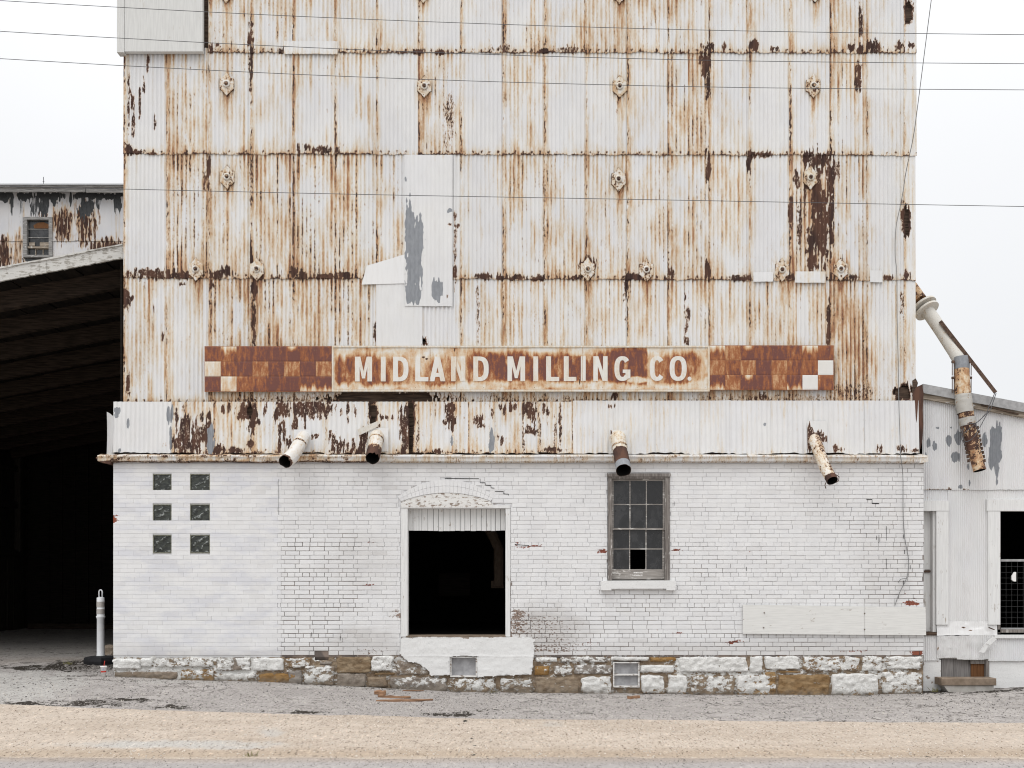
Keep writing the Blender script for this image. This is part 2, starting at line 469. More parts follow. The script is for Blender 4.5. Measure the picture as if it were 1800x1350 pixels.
def make_ground(name, c0, c1, speck=.5, crack=.5, grain=60):
    g = G(name, 0.92, 0.12)
    R, Gd, B, A = g.wear()        # r dark dirt, g pale gravel and brightened shed floor, b tan dust
    n0 = g.noise(.45, .9, 1, 4); n1 = g.noise(3, 4, 3, 5, .6); n2 = g.noise(grain * 1.5, grain * .42, grain, 3, .7); n3 = g.noise(grain * .8, grain * .2, 10, 3, .65)
    c = g.mix(g.step(g.mad(n0, .5, g.math('MULTIPLY', n1, .5)), .36, .64), c0, c1)
    c = g.mix(B, c, (.33, .25, .17))
    c = g.mix(g.math('MULTIPLY', Gd, .85), c, (.45, .435, .41))
    dark = g.step(g.mad(g.math('SUBTRACT', n1, .5), 1.3, g.mad(g.math('SUBTRACT', n3, .5), 1.2, R)), .42, .62)
    c = g.mix(dark, c, (.040, .034, .028))
    c = g.mix(g.step(n2, .53, .72, 0, speck), c, g.mix(1.0, c, (.30, .28, .27), 'MULTIPLY'))
    c = g.mix(g.step(n3, .56, .72, 0, speck * .75), c, g.mix(1.0, c, (1.5, 1.48, 1.45), 'MULTIPLY'))
    c = g.mix(g.step(n3, .30, .42, speck * .8, 0), c, g.mix(1.0, c, (.48, .46, .45), 'MULTIPLY'))
    if crack > 0:
        x = g.n('ShaderNodeTexVoronoi', feature='DISTANCE_TO_EDGE')
        wob = g.n('ShaderNodeVectorMath', operation='ADD')
        nn = g.n('ShaderNodeTexNoise'); g.put(nn.inputs['Vector'], g.pos(5, 5, 5)); nn.inputs['Scale'].default_value = 1; nn.inputs['Detail'].default_value = 4
        g.put(wob.inputs[0], g.pos(2.1, 2.1, 2.1)); g.put(wob.inputs[1], nn.outputs['Color'])
        g.put(x.inputs['Vector'], wob.outputs[0]); x.inputs['Scale'].default_value = 1
        ck = g.math('MULTIPLY', g.step(x.outputs[0], .012, .035, crack, 0), g.step(n0, .40, .62))
        c = g.mix(ck, c, (.05, .043, .036))
    g.bump(g.mad(n2, .7, n3), .008, .7)
    return g.done(c)
M_asphalt = make_ground('weathered_asphalt', (.325, .303, .287), (.405, .378, .358), .95, .8, 30)
M_tan = make_ground('tan_gravel_concrete', (.425, .357, .292), (.51, .438, .368), .9, .0, 30)
M_road = make_ground('grey_road', (.325, .305, .295), (.40, .375, .362), .8, .0, 36)

def make_glass():
    g = G('dusty_glass', 0.16, 0.5)
    n1 = g.noise(9, 9, 6, 4, .6); n2 = g.noise(14, 14, 14, 2, .5, 3.0)
    R, Gd, B, A = g.wear()
    c = g.mix(g.step(n1, .3, .7), (.014, .015, .016), (.040, .041, .044))
    c = g.mix(R, c, (.012, .012, .013))
    line = g.step(g.math('ABSOLUTE', g.math('SUBTRACT', n2, .52)), .0, .012, .5, 0)
    c = g.mix(g.math('MULTIPLY', line, g.step(n1, .5, .6)), c, (.16, .16, .14))
    return g.done(c, g.lin(n1, .3, .7, .12, .4))
M_glass = make_glass()
def make_block_glass():
    g = G('ribbed_glass_block', 0.12, 0.6)
    n1 = g.noise(16, 16, 26, 3, .5, .8)
    x = g.n('ShaderNodeTexWave', wave_type='BANDS', bands_direction='DIAGONAL')
    g.put(x.inputs['Vector'], g.pos(1, 0, -1.6)); x.inputs['Scale'].default_value = 3.2; x.inputs['Distortion'].default_value = 5; x.inputs['Detail'].default_value = 2; x.inputs['Detail Scale'].default_value = 2.5
    c = g.mix(g.step(n1, .35, .65), (.007, .009, .007), (.032, .037, .028))
    hl = g.math('MULTIPLY', g.step(x.outputs[1], .86, .99, 0, .8), g.step(n1, .45, .62))  # streak highlights painted into the glass colour
    c = g.mix(hl, c, (.33, .35, .34))
    g.bump(x.outputs[1], .005, .25)
    return g.done(c)
M_block = make_block_glass()
M_block_edge = flat_mat('grimy_block_joint', (.17, .17, .135), .8, .2, .3, 30)
M_vent_glass = flat_mat('milky_vent_pane', (.33, .33, .34), .35, .4, .22, 9)

# ------------------------------------------------------------------ ground
EX = [-40, -6.23, -4.2, -2.08, 0, 6.23, 40]; EZ = [.26, .194, .125, .069, .02, -.028, -.03]
BXp = [-40 / S + 900, 0, 200, 300, 450, 600, 700, 800, 1000, 1300, 1500, 1620, 1700, 1800, 40 / S + 900]
BZ_ = [.30, .275, .262, .2125, .187, .1275, .085, .034, .017, -.0085, -.017, .017, .041, .075, .1]
BX = [(p - 900) * S for p in BXp]
YE, YR = -2.98, -5.66
def gz(x, y):
    x = np.asarray(x, float); y = np.asarray(y, float)
    e = np.interp(x, EX, EZ); b = np.interp(x, BX, BZ_)
    left = np.clip((-5.6 - x) / .5, 0, 1)
    up = b + left * np.interp(y, [0, 1.4, 4, 14, 30], [0, .085, .06, -.01, -.02])
    t = np.clip((y - YE) / (0 - YE), 0, 1)
    mid = e * (1 - t) + b * t
    s = np.clip((y - YR) / (YE - YR), 0, 1)
    low = e * s
    return np.where(y > 0, up, np.where(y > YE, mid, low))
def px_of(x, y): return 900 + x / (S * fy(y))
def py_of(z, y): return HZ + (ZE - z) / (S * fy(y))

def lines(dense, far):
    a, b, st = dense
    d = list(np.arange(a, b + 1e-6, st))
    return np.array([-v for v in far[::-1] if -v < a] + d + [v for v in far if v > b])
gxs = lines((-8.6, 8.6, .05), [10, 12, 15, 20, 30, 50, 90, 150])
gys = np.concatenate([[-150, -90, -50, -30, -20, -14, -10], np.arange(-7.6, 2.0, .05), np.arange(2.0, 16, .25), [17, 20, 30, 50, 90, 150]])
GX, GY = np.meshgrid(gxs, gys)
GZ = gz(GX, GY)
near = (np.abs(GX) < 9) & (GY > -8) & (GY < 6)
GZ = GZ + near * ((fbm(GX * 2.2, GY * 2.2, 3) - .5) * .022 + (vn(GX * 9, GY * 9, 8) - .5) * .006)
gpx = px_of(GX, GY); gpy = py_of(gz(GX, GY), GY)
def gspots(lst, rag=1.0, sx=14, sy=5, seed=31): return spots(gpx, gpy, lst, rag, sx, sy, seed)
gdark = gspots([(55, 1174, 75, 5, .75), (150, 1168, 55, 8, .7), (120, 1176, 60, 6, .55), (45, 1237, 28, 3.5, .9), (175, 1234, 75, 6, .62), (215, 1229, 40, 3, .7), (145, 1235, 30, 3, .6),
                (310, 1243, 50, 4, .75), (530, 1252, 45, 4, .6), (800, 1255, 70, 4, .60), (860, 1249, 60, 3, .4), (690, 1262, 60, 3, .5), (420, 1250, 60, 3, .4),
                (1690, 1213, 90, 5, .65), (1760, 1208, 80, 4, .5), (1480, 1222, 60, 3, .4), (1640, 1216, 40, 4, .6), (270, 1199, 60, 3, .4), (1120, 1214, 50, 3, .35), (190, 1148, 20, 8, .55)])
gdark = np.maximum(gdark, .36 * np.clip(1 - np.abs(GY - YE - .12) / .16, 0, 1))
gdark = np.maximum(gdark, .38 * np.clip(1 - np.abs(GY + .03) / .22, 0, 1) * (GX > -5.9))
gpale = .55 * np.clip((GY - 1.5) / 2, 0, 1) * (GX < -5.5) + gspots([(45, 1205, 85, 24, .95), (10, 1225, 60, 20, .9), (300, 1198, 70, 3, .5), (560, 1207, 60, 3, .6), (620, 1207, 55, 3, .6), (1390, 1222, 40, 3, .7), (100, 1140, 90, 12, .25)], .8, 20, 8)  # open shed floor coloured paler to stand in for light reaching the back
gtan = np.clip(.30 * (GY > 1) + .0, 0, 1) * np.clip(vn(GX, GY, 9) * 1.5, 0, 1)
gw = np.stack([gdark, gpale, gtan, np.zeros_like(gtan)], -1)
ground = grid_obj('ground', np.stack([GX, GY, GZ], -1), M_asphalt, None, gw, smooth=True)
tag(ground, kind='structure')

def strip(name, y_far, y_near, nyy, mat, dz, wfun, jit):
    xs = lines((-8.6, 8.6, .06), [10, 12, 15, 20, 30, 50, 90, 150])
    t = np.linspace(0, 1, nyy)
    X, T = np.meshgrid(xs, t)
    Yf = y_far + (vn(X * 1.3, X * 0, 5) - .5) * jit * 2 + (vn(X * 9, X * 0, 6) - .5) * jit
    Y = Yf * (1 - T) + y_near * T
    Z = gz(X, np.maximum(Y, -30)) + dz
    nr = (np.abs(X) < 9) & (Y > -8)
    Z = np.where(nr, Z + (fbm(X * 2.2, Y * 2.2, 3) - .5) * .022 + (vn(X * 9, Y * 9, 8) - .5) * .006, Z)
    o = grid_obj(name, np.stack([X, Y, Z], -1), mat, None, wfun(X, Y, px_of(X, Y), py_of(Z, Y)), flip=True)
    return tag(o, kind='structure')
def tanw(X, Y, px, py):
    w = np.zeros(X.shape + (4,))
    w[..., 1] = spots(px, py, [(300, 1308, 165, 6, 1), (240, 1310, 90, 5, 1), (400, 1313, 70, 4, .9), (475, 1287, 20, 9, .8), (970, 1273, 16, 4, .5), (100, 1345, 200, 3, .0)], .7, 12, 5, 41)
    w[..., 2] = np.clip((py - 1312) / 10, 0, 1) * np.clip((1333 - py) / 4, 0, 1) * .45
    crack = np.interp(py, [1265, 1280, 1292, 1300, 1312, 1324, 1330], [817, 820, 828, 827, 834, 830, 834]) + (vn(py / 2.0, py * 0, 3) - .5) * 7
    w[..., 0] = np.clip(1.2 - np.abs(px - crack) / 3.0, 0, 1) * .72 * (py < 1331)
    w[..., 0] = np.maximum(w[..., 0], spots(px, py, [(395, 1292, 8, 1.5, .5), (1640, 1330, 120, 1.5, .35), (500, 1329, 60, 1.2, .3)], .6, 9, 4, 3))
    return w
strip('road_shoulder', YE, YR - .3, 60, M_tan, .008, tanw, .035)
def roadw(X, Y, px, py):
    w = np.zeros(X.shape + (4,))
    w[..., 2] = np.clip((Y - YR + .35) / .3, 0, 1) * .5
    return w
strip('road', YR, -13.5, 50, M_road, .014, roadw, .05)

# ------------------------------------------------------------------ the mill
mill = thing('mill_building', 'tall white mill of rusting corrugated sheets over a white painted brick ground floor', 'mill', (0, 0, 0))
YT = 0.075           # plane of the tower sheets
PITCH = 7.3
NAILS = [(399, 149), (746, 153), (1089, 153), (1429, 152), (400, 312), (1087, 316), (1424, 313), (345, 474), (452, 474), (1033, 474),
         (1136, 475), (1374, 475), (1477, 474), (398, -14), (744, -14), (1089, -12), (1432, -14)]
DARK = [(235, 205, 3, 32, .8), (232, 185, 2, 20, .8), (246, 178, 2, 22, .8), (227, 180, 2, 50, .7), (253, 150, 2, 12, .7), (272, 215, 2, 14, .7), (260, 112, 2, 16, .8), (225, 262, 8, 8, 1), (238, 268, 10, 4, 1),
        (372, 85, 5, 8, .8), (384, 80, 4, 4, .9), (441, 72, 4, 28, .9), (498, 89, 6, 5, .9), (525, 262, 4, 8, .9), (565, 263, 22, 6, .75), (540, 258, 8, 5, .7), (441, 115, 3, 60, .6),
        (441, 320, 3, 40, .45), (367, 300, 4, 22, .8), (360, 318, 2, 16, .7), (441, 455, 3, 30, .7), (790, 215, 9, 48, .42), (1085, 170, 3, 30, .4),
        (1240, 105, 9, 22, .85), (1245, 150, 4, 25, .6), (1250, 81, 5, 6, .9), (1272, 83, 5, 7, .9), (1325, 80, 9, 9, 1), (1362, 86, 6, 4, .8), (1495, 84, 5, 6, .9), (1512, 86, 6, 7, 1), (1536, 82, 11, 11, 1.1),
        (1582, 82, 8, 9, .9), (1600, 80, 6, 5, .8), (1512, 35, 4, 32, .65), (1510, 140, 6, 25, .75), (1510, 110, 3, 12, .5), (960, 90, 10, 4, .8), (885, 85, 22, 6, .5), (1000, 86, 24, 6, .5), (740, 92, 10, 5, .8), (775, 92, 10, 4, .7),
        (1245, 290, 4, 22, 1), (1317, 287, 4, 18, 1), (1337, 273, 25, 5, .9), (1425, 280, 14, 12, 1), (1442, 283, 22, 12, .85), (1437, 345, 12, 62, 1.0), (1445, 400, 14, 50, .95), (1460, 320, 6, 45, .95), (1460, 390, 7, 40, 1),
        (1428, 425, 9, 26, .8), (1400, 315, 6, 12, .65), (1405, 400, 4, 40, .7), (1390, 370, 5, 25, .65), (1427, 462, 6, 18, .85), (1415, 350, 3, 30, .6), (1470, 300, 8, 14, .6),
        (265, 482, 34, 8, 1), (250, 478, 14, 6, .8), (322, 484, 14, 6, .9), (385, 482, 20, 6, .75), (398, 478, 10, 7, .75), (452, 478, 12, 14, .9), (517, 478, 4, 10, 1), (532, 484, 5, 8, 1), (570, 486, 17, 5, .8), (605, 484, 14, 5, .85),
        (850, 486, 15, 5, .85), (880, 488, 8, 6, .95), (910, 488, 13, 5, .8), (945, 489, 12, 5, .8), (1035, 465, 13, 12, .75), (1010, 488, 14, 4, .6), (1115, 487, 14, 6, 1), (1180, 480, 6, 10, .6), (1300, 489, 16, 5, 1), (1245, 480, 4, 12, .7),
        (1390, 487, 6, 7, 1), (1502, 487, 9, 5, 1), (1592, 484, 7, 7, 1), (1560, 488, 12, 4, .7),
        (447, 508, 6, 18, 1), (447, 560, 3, 60, .62), (221, 525, 7, 13, 1.1), (233, 524, 3, 4, .9), (226, 675, 3.5, 16, 1.1), (270, 545, 2, 9, .8), (286, 590, 2, 8, .8), (320, 500, 7, 3, .7), (371, 500, 4, 5, .7),
        (660, 590, 4, 25, .75), (1456, 570, 3, 38, 1), (1207, 600, 6, 8, .9), (1208, 560, 4, 40, .6), (1100, 510, 3, 40, .6), (840, 540, 3, 50, .5), (1243, 468, 3, 12, .8), (1587, 380, 3, 30, .7), (1586, 530, 3, 30, .5),
        (540, 701, 70, 9, .42), (480, 704, 60, 6, .34), (790, 700, 26, 10, .46), (880, 702, 50, 8, .36), (980, 702, 60, 7, .32), (1080, 696, 6, 8, .8), (1290, 700, 60, 7, .34), (1420, 700, 60, 8, .36), (1340, 698, 12, 8, .6), (1500, 690, 40, 14, .36),
        (802, 397, 5, 4, 1.0), (798, 475, 6, 12, .7), (800, 430, 3, 60, .55)]
ZINC = [(728, 445, 14, 72, 1.0), (720, 400, 8, 50, .9), (733, 420, 11, 38, 1), (727, 515, 13, 20, 1.0), (768, 510, 9, 22, 1.0), (790, 370, 5, 4, .9), (713, 315, 2, 5, .9)]
EXTRA = [(1497, 620, 20, 95, .55), (480, 400, 40, 60, .30), (620, 560, 26, 36, .40), (905, 320, 14, 60, .50), (300, 110, 12, 60, .35), (600, 545, 26, 20, .35), (520, 450, 60, 30, .35), (1430, 430, 50, 60, .35), (1290, 560, 30, 60, .2), (1440, 560, 22, 60, .4), (1205, 240, 22, 50, .35), (1210, 440, 26, 60, .30), (610, 420, 22, 70, .35), (1480, 330, 16, 60, .3), (770, 230, 18, 40, .3)]
HOLES = [(1597, 20, 5, 23, 1), (1593, 388, 4.5, 26, 1), (1588, 690, 13, 11, 1), (744, 600, 4.5, 4.5, 1), (672, 699, 86, 10, 1.2), (620, 700, 30, 10, 1.2), (735, 700, 20, 8, 1.1), (740, 699, 22, 7, 1.0)]
SK_HOLES = [(655.5, 728, 5, 34, 1.2), (723, 730, 4.5, 20, 1.0), (722, 766, 3, 20, .9), (439, 722, 4, 12, .9)]
XS = [218, 293, 367, 441, 515, 589, 662, 736, 810, 884, 957, 1030, 1103, 1174, 1246, 1317, 1388, 1459, 1523, 1589]
INT = [[0, 0, 4, 4, 4, 3, 2, 1, 2, 5, 4, 4, 5, 5, 3, 2, 2, 5, 3], [1, 4, 3, 2.5, 3, 4, 1, 4, 1, 4, 1.5, 2, 3, 6, 2, 1.2, 1.2, 4.5, 2], [1, 6, 4, 6, 7, 6, 4, 1, 2, 5, 5, 4, 5, 6.5, 4, 2, 7, 6, 2], [4, 3, 6, 6, 6, 7, 3, 2, 3.5, 4.5, 3.5, 4.5, 4.5, 6, 4, 4.5, 5, 8, 3.5]]
ROWS = [(-125, -125, 93, 94), (93, 94, 271, 274), (271, 274, 489, 494), (489, 494, 709, 709)]

def wear_field(px, py, x0, x1, yt, yb, I, seed, seam=1.0, bottom=1.0, top=1.0, dark=DARK):
    """Rust, bare metal, zinc and grime over one sheet; px, py are wall coordinates in photo pixels."""
    r = np.random.default_rng(seed)
    k = np.floor((px - x0) / PITCH + .25).astype(int)
    amp = (r.random(64) ** 2.2)[np.clip(k, 0, 63)]
    phase = .5 + .5 * np.cos(2 * np.pi * px / PITCH + 1.2)
    lens = (10 + 75 * r.random(64) ** 2)[np.clip(k, 0, 63)]
    on = (r.random(64) > .40)[np.clip(k, 0, 63)]
    prof = vn(k * 7.3 + seed, py / 45.0, 1)
    big = fbm(px / 38.0, py / 70.0, 4)
    R = I * (.11 + .70 * np.clip((big - .36) * 2.4, 0, 1)) * (.45 + .55 * phase)
    R = R + I * amp * np.clip((prof - .30) * 2.2, 0, 1) * (.35 + .65 * phase) * .85
    t = py - yt
    R = R + top * on * (.10 + .55 * I) * np.exp(-np.clip(t, 0, None) / lens) * phase * .85
    d = np.abs(px - x0)
    sn = vn(px * 0 + seed * 3.1, py / 16.0, 2); sn2 = vn(px * 0 + seed * 5.1, py / 60.0, 2)
    d = np.abs(px - x0 - (vn(py / 7.0, px * 0 + seed, 4) - .5) * 2.6 - .6)
    R = R + seam * (.16 + .50 * sn2) * np.exp(-d / 4.5)
    R = R + seam * .40 * sn2 * np.exp(-np.abs(x1 - px) / 3.0)
    Gd = seam * np.exp(-(d / 1.7) ** 2) * np.clip(.03 + .92 * (.35 + .65 * vn(px * 0 + seed, py / 5.0, 7)) * sn * (.45 + .9 * sn2), 0, .85)
    e = yb - py
    nb = vn(px / 9.0, px * 0 + seed, 6)
    R = R + bottom * (.18 + .35 * nb) * np.exp(-np.clip(e, 0, None) / 9.0)
    Gd = np.maximum(Gd, bottom * np.exp(-(e / (1.3 + 2.0 * nb)) ** 2) * np.clip(.15 + .75 * nb, 0, .9))
    tooth = np.exp(-((((px - x0) / PITCH) % 2 - 1) / .33) ** 2)
    Gd = np.maximum(Gd, bottom * tooth * np.exp(-((e - 5) / 2.6) ** 2) * .78 * (vn(k * 3.3, k * 0 + seed, 3) > .35))
    for cx, cy in NAILS:
        if x0 - 30 < cx < x1 + 30 and yt - 30 < cy < yb + 60:
            q = np.where(py > cy, np.exp(-np.clip(py - cy - 15, 0, None) / 55.0), 0)
            R = R + .55 * np.exp(-((px - cx) / 4.5) ** 2) * q + .30 * np.exp(-((px - cx - 8) / 3) ** 2) * q * (py < cy + 60)
            R = R + .30 * np.exp(-(np.hypot(px - cx, (py - cy) * .6) / 16) ** 2)
    R = np.maximum(R, spots(px, py, EXTRA, .8, 6, 40, 7) * (.4 + .6 * phase) + R * .5) if len(EXTRA) else R
    Gd = np.maximum(Gd, np.minimum(spots(px, py, dark, 1.3, 2.6, 13, 5), .70))
    dots = vn(k * 3.1 + seed, py / 5.0, 17) * .6 + vn(k * 1.7 + seed, py / 28.0, 18) * .9
    onk = (r.random(64) > .35)[np.clip(k, 0, 63)]
    Gd = np.maximum(Gd, np.clip(.25 + I, 0, 1) * (I > .05) *   .64 * phase ** 5 * onk * np.clip((dots - (1.10 - .40 * I) + .9 * (fbm(px / 30.0, py / 60.0, 22) - .5)) * 4, 0, 1))
    big2 = fbm(px / 24.0, py / 55.0, 15)
    Gd = np.maximum(Gd, I * .56 * (.2 + .8 * phase ** 2) * np.clip((big2 - .36) * 3, 0, 1) * (.35 + .65 * amp ** .5))
    A = np.clip(.05 + .22 * fbm(px / 30, py / 160, 12) + .06 * r.random(), 0, 1) * .6
    return np.clip(R, 0, 1.0), np.clip(Gd, 0, 1.1), A

def sheet(name, x0, x1, yt0, yt1, yb0, yb1, I, seed, ybase, parent, mat=M_rust, lap=9, amp=.0112, holes=None, seam=1, bottom=1, top=1, jag=2.0, lean=-.014, dark=DARK, zinc=None, bulge=None, pitch=PITCH, seg=6, dz=2.8):
    nx = max(4, int((x1 - x0 + 2) / pitch * seg)); ny = max(3, int((yb0 - yt0 + lap) / dz))
    u = np.linspace(0, 1, nx); v = np.linspace(0, 1, ny)
    U, V = np.meshgrid(u, v)
    px = x0 - .8 + (x1 + 2.2 - x0) * U
    top_y = yt0 + (yt1 - yt0) * U - lap
    bot_y = yb0 + (yb1 - yb0) * U + (vn(px / 6.0, px * 0 + seed, 8) - .5) * jag + (vn(px / 22.0, px * 0 + seed, 9) - .5) * jag
    py = top_y + (bot_y - top_y) * V
    y = ybase + amp * np.cos(2 * np.pi * px / pitch) + lean * V + .006 * U + (fbm(px / 60, py / 60, 14) - .5) * .012
    if bulge is not None: y = y + bulge(px, py)
    R, Gd, A = wear_field(px, py, x0, x1, yt0, yb0, I, seed, seam, bottom, top, dark)
    B = spots(px, py, zinc, .7, 3, 14, 9) if zinc else np.zeros_like(R)
    w = np.stack([R, Gd, B, A], -1)
    hm = None
    if holes:
        pc = .25 * (px[:-1, :-1] + px[1:, 1:] + px[:-1, 1:] + px[1:, :-1]); qc = .25 * (py[:-1, :-1] + py[1:, 1:] + py[:-1, 1:] + py[1:, :-1])
        hm = spots(pc, qc, holes, .9, 3, 8, 21) > .5
        hv = spots(px, py, [(a, b, c + 3, d_ + 3, 1) for a, b, c, d_, s_ in holes], .9, 3, 8, 21)
        w[..., 1] = np.maximum(w[..., 1], hv * .9)
        if not hm.any(): hm = None
    f = fy(ybase)
    PPt = np.stack([(px - 900) * S * f, y, ZE + (HZ - py) * S * f], -1)
    return grid_obj(name, PPt, mat, parent, w, hm, flip=True)

seed = 100
for r_, (a0, a1, b0, b1) in enumerate(ROWS):
    for c_ in range(19):
        if r_ == 0 and c_ < 2: continue
        x0, x1 = XS[c_], XS[c_ + 1]
        ua, ub = (x0 - 218) / 1390, (x1 - 218) / 1390
        seed += 1
        sheet('metal_sheet', x0, x1, a0 + (a1 - a0) * ua, a0 + (a1 - a0) * ub, b0 + (b1 - b0) * ua, b0 + (b1 - b0) * ub, INT[r_][c_] / 8.0, seed, YT + .002 * ((c_ * 7 + r_ * 3) % 3), mill,
              holes=HOLES, zinc=None, jag=(8 if x0 > 1000 else 5) if r_ == 3 else 2.2)
# corner trims
for r_, (a0, a1, b0, b1) in enumerate(ROWS):
    seed += 1
    sheet('corner_trim', 1589, 1608 + (1.5 if r_ < 2 else 0), a1, a1, b1, b1, .18 + .06 * r_, seed, YT - .012, mill, amp=.001, holes=HOLES, seam=.75, bottom=.8, dark=DARK)
# patch sheets on top of the tower cladding
def patch(x0, x1, y0, y1, I=0.0, amp=.003, yb=YT - .022, zinc=None, sd=0, seam=.0, bot=.12, tone=0):
    return sheet('patch_sheet', x0, x1, y0, y0, y1, y1, I, 500 + sd, yb, mill, lap=0, amp=amp, seam=seam, bottom=bot, top=0, jag=.6, lean=-.003, zinc=zinc, dark=[(792, 395, 3, 3, .8), (786, 520, 2, 5, .6)])
patch(712, 794, 272, 538, .04, .0035, zinc=ZINC, sd=1)
patch(662, 741, 497, 612, .0, .0012, yb=YT - .017, sd=2)
patch(500, 592, 72, 95, .22, .007, sd=3, yb=YT - .029, bot=.5, seam=.3)
patch(1325, 1358, 478, 495, .04, .003, sd=4, yb=YT - .03)
patch(1398, 1450, 477, 497, .02, .002, sd=5, yb=YT - .03)
patch(1530, 1550, 475, 496, .04, .003, sd=6, yb=YT - .03)
mb = MB()
mb.prism([(PX(x, YT), PZ(y, YT)) for x, y in ((636, 501), (645, 468), (711.5, 448), (711.5, 499))], YT - .026, YT - .024)
mb.build('patch_sheet', M_rust, mill)

# plywood panel over the upper left corner
mb = MB(); mb.box(PX(220, 0), PX(357, 0), -.03, .055, PZ(92, 0), PZ(-125, 0)); mb.build('plywood_panel', M_ply, mill)
mb = MB(); mb.box(PX(207, 0), PX(219.6, 0), -.04, .10, PZ(94, 0), PZ(-125, 0)); mb.build('panel_edge_board', M_ply, mill)

# timber sheathing seen through the gaps
yy = 690
for y0 in list(range(-120, 720, 40)) + list(range(700, 800, 17)):
    hgt = 17 if y0 >= 700 else 40
    if 100 < y0 < 640 and not (340 < y0 < 420 or 560 < y0): continue
    mb = MB(); j = random.random() * .01
    mb.box(PX(222, .13), PX(1604, .13), .115 + j, .16, PZ(y0 + hgt - 1, .13), PZ(y0, .13))
    mb.build('sheathing_board', M_wood_dark, mill)

# skirt sheets below the sign
SKX = [200, 303, 376, 446, 515, 572, 651, 661, 718, 727, 795, 870, 945, 1008, 1083, 1153, 1230, 1283, 1355, 1430, 1520, 1613]
SKI = [.02, .55, .50, .45, .30, .25, None, .30, None, .45, .60, .62, .65, .24, .18, .20, .22, .16, .24, .18, .26]
SKD = [(325, 766, 11, 32, 1.1), (345, 772, 13, 28, 1.1), (365, 764, 8, 28, 1), (310, 735, 3, 14, .95), (330, 778, 26, 18, .8), (355, 735, 3, 12, .6), (435, 725, 15, 15, 1.1), (442, 746, 6, 15, 1), (453, 742, 6, 4, 1), (440, 780, 5, 6, .85), (385, 790, 11, 8, 1), (412, 792, 14, 6, .8), (392, 720, 2.5, 8, .8), (402, 717, 2.5, 6, .8),
       (467, 718, 3, 11, 1), (488, 722, 6, 15, 1), (500, 720, 11, 13, 1.1), (545, 718, 33, 14, 1.2), (520, 747, 5, 14, 1.1), (536, 740, 3, 10, .8), (492, 765, 2.6, 32, 1.1), (500, 760, 3, 24, .85), (507, 778, 5, 12, .9), (484, 735, 2.4, 12, .9), (580, 766, 2.5, 11, 1), (589, 776, 5.5, 15, 1.1), (597, 786, 6, 14, 1.1), (606, 782, 2.2, 9, 1), (612, 784, 2.2, 8, 1), (622, 784, 2.5, 11, .95), (640, 776, 8.5, 24, 1.2), (628, 794, 4, 5, 1), (618, 794, 3, 5, 1), (555, 766, 6, 3, .95), (549, 770, 4, 3, .7),
       (600, 722, 3, 9, .95), (612, 718, 2.5, 12, .95), (624, 722, 2.5, 11, .95), (612, 738, 2, 10, .8), (671, 735, 3, 6, 1), (680, 734, 2.5, 5, 1), (690, 735, 2, 4, .7), (667, 748, 2, 4, .8), (705, 742, 4.5, 24, .95), (712, 752, 6, 32, 1.05), (712, 786, 5, 10, 1), (722, 786, 3.5, 12, .95), (735, 770, 3, 25, .5),
       (790, 722, 7, 25, 1.1), (796, 740, 5, 12, 1), (784, 742, 5, 6, .8), (770, 794, 8, 5, .85), (840, 738, 8, 9, 1.05), (846, 748, 8, 5, .7), (865, 725, 3, 12, .6), (880, 716, 2.5, 8, .9), (886, 722, 3, 9, .95), (897, 718, 3, 8, .95), (906, 715, 3, 5, .8), (928, 722, 9, 14, 1.15), (938, 732, 6, 18, 1.1), (930, 756, 10, 8, 1.1), (940, 760, 6, 6, 1), (955, 720, 3, 9, .95), (963, 722, 2.5, 7, .8), (883, 777, 3, 7, .95), (875, 768, 2, 6, .7), (985, 750, 3, 36, .55), (975, 765, 3, 24, .5), (950, 765, 2.5, 24, .5), (920, 770, 3, 22, .5), (970, 790, 14, 5, .7), (1072, 714, 3, 4, .7), (1082, 713, 3, 3, .6),
       (1468, 789, 5, 6, 1.1), (1474, 790, 7, 3, .9), (1546, 790, 5, 6, 1), (1583, 789, 8, 7, 1.1), (1608, 792, 6, 4, .9)]
SKZ = [(296, 731, 3, 15, 1.1), (302, 730, 3, 17, 1.1), (301, 775, 2.4, 24, 1.1), (371, 775, 5.5, 24, 1.1), (206, 722, 7, 6, .9), (204, 730, 4, 6, .8), (226, 744, 3, 10, .7), (211, 793, 3, 5, .8), (864, 776, 5, 20, .85), (795, 775, 3, 10, .6), (1300, 735, 5, 3, .4), (1344, 746, 2.5, 3, .9)]
old = EXTRA; EXTRA = []
for i in range(len(SKX) - 1):
    if SKI[i] is None: continue
    seed += 1
    right = SKX[i] >= 1008
    sheet('skirt_sheet', SKX[i], SKX[i + 1], 710, 710, 797 + (i % 3 - 1), 797 + (i % 2), SKI[i], 700 + i, .03, mill, holes=SK_HOLES if not right else None, seam=.12 if right or i == 0 else .8, bottom=.25 if right or i == 0 else .8,
          top=.25 if right or i == 0 else .8, jag=2.5, lean=-.035, dark=SKD, zinc=SKZ, lap=4 if not right else 6, amp=.009, pitch=9.0 if i else 8)
# torn lip of skirt metal standing over the upper sheets
for x0, x1, h in ((1243, 1283, 8), (1478, 1496, 6), (222, 262, 4)):
    seed += 1
    sheet('skirt_sheet', x0, x1, 713 - h, 711 - h, 722, 722, .15, seed, YT - .03, mill, lap=0, amp=.002, seam=.2, bottom=0, top=.2, jag=1, lean=-.004, dark=[])
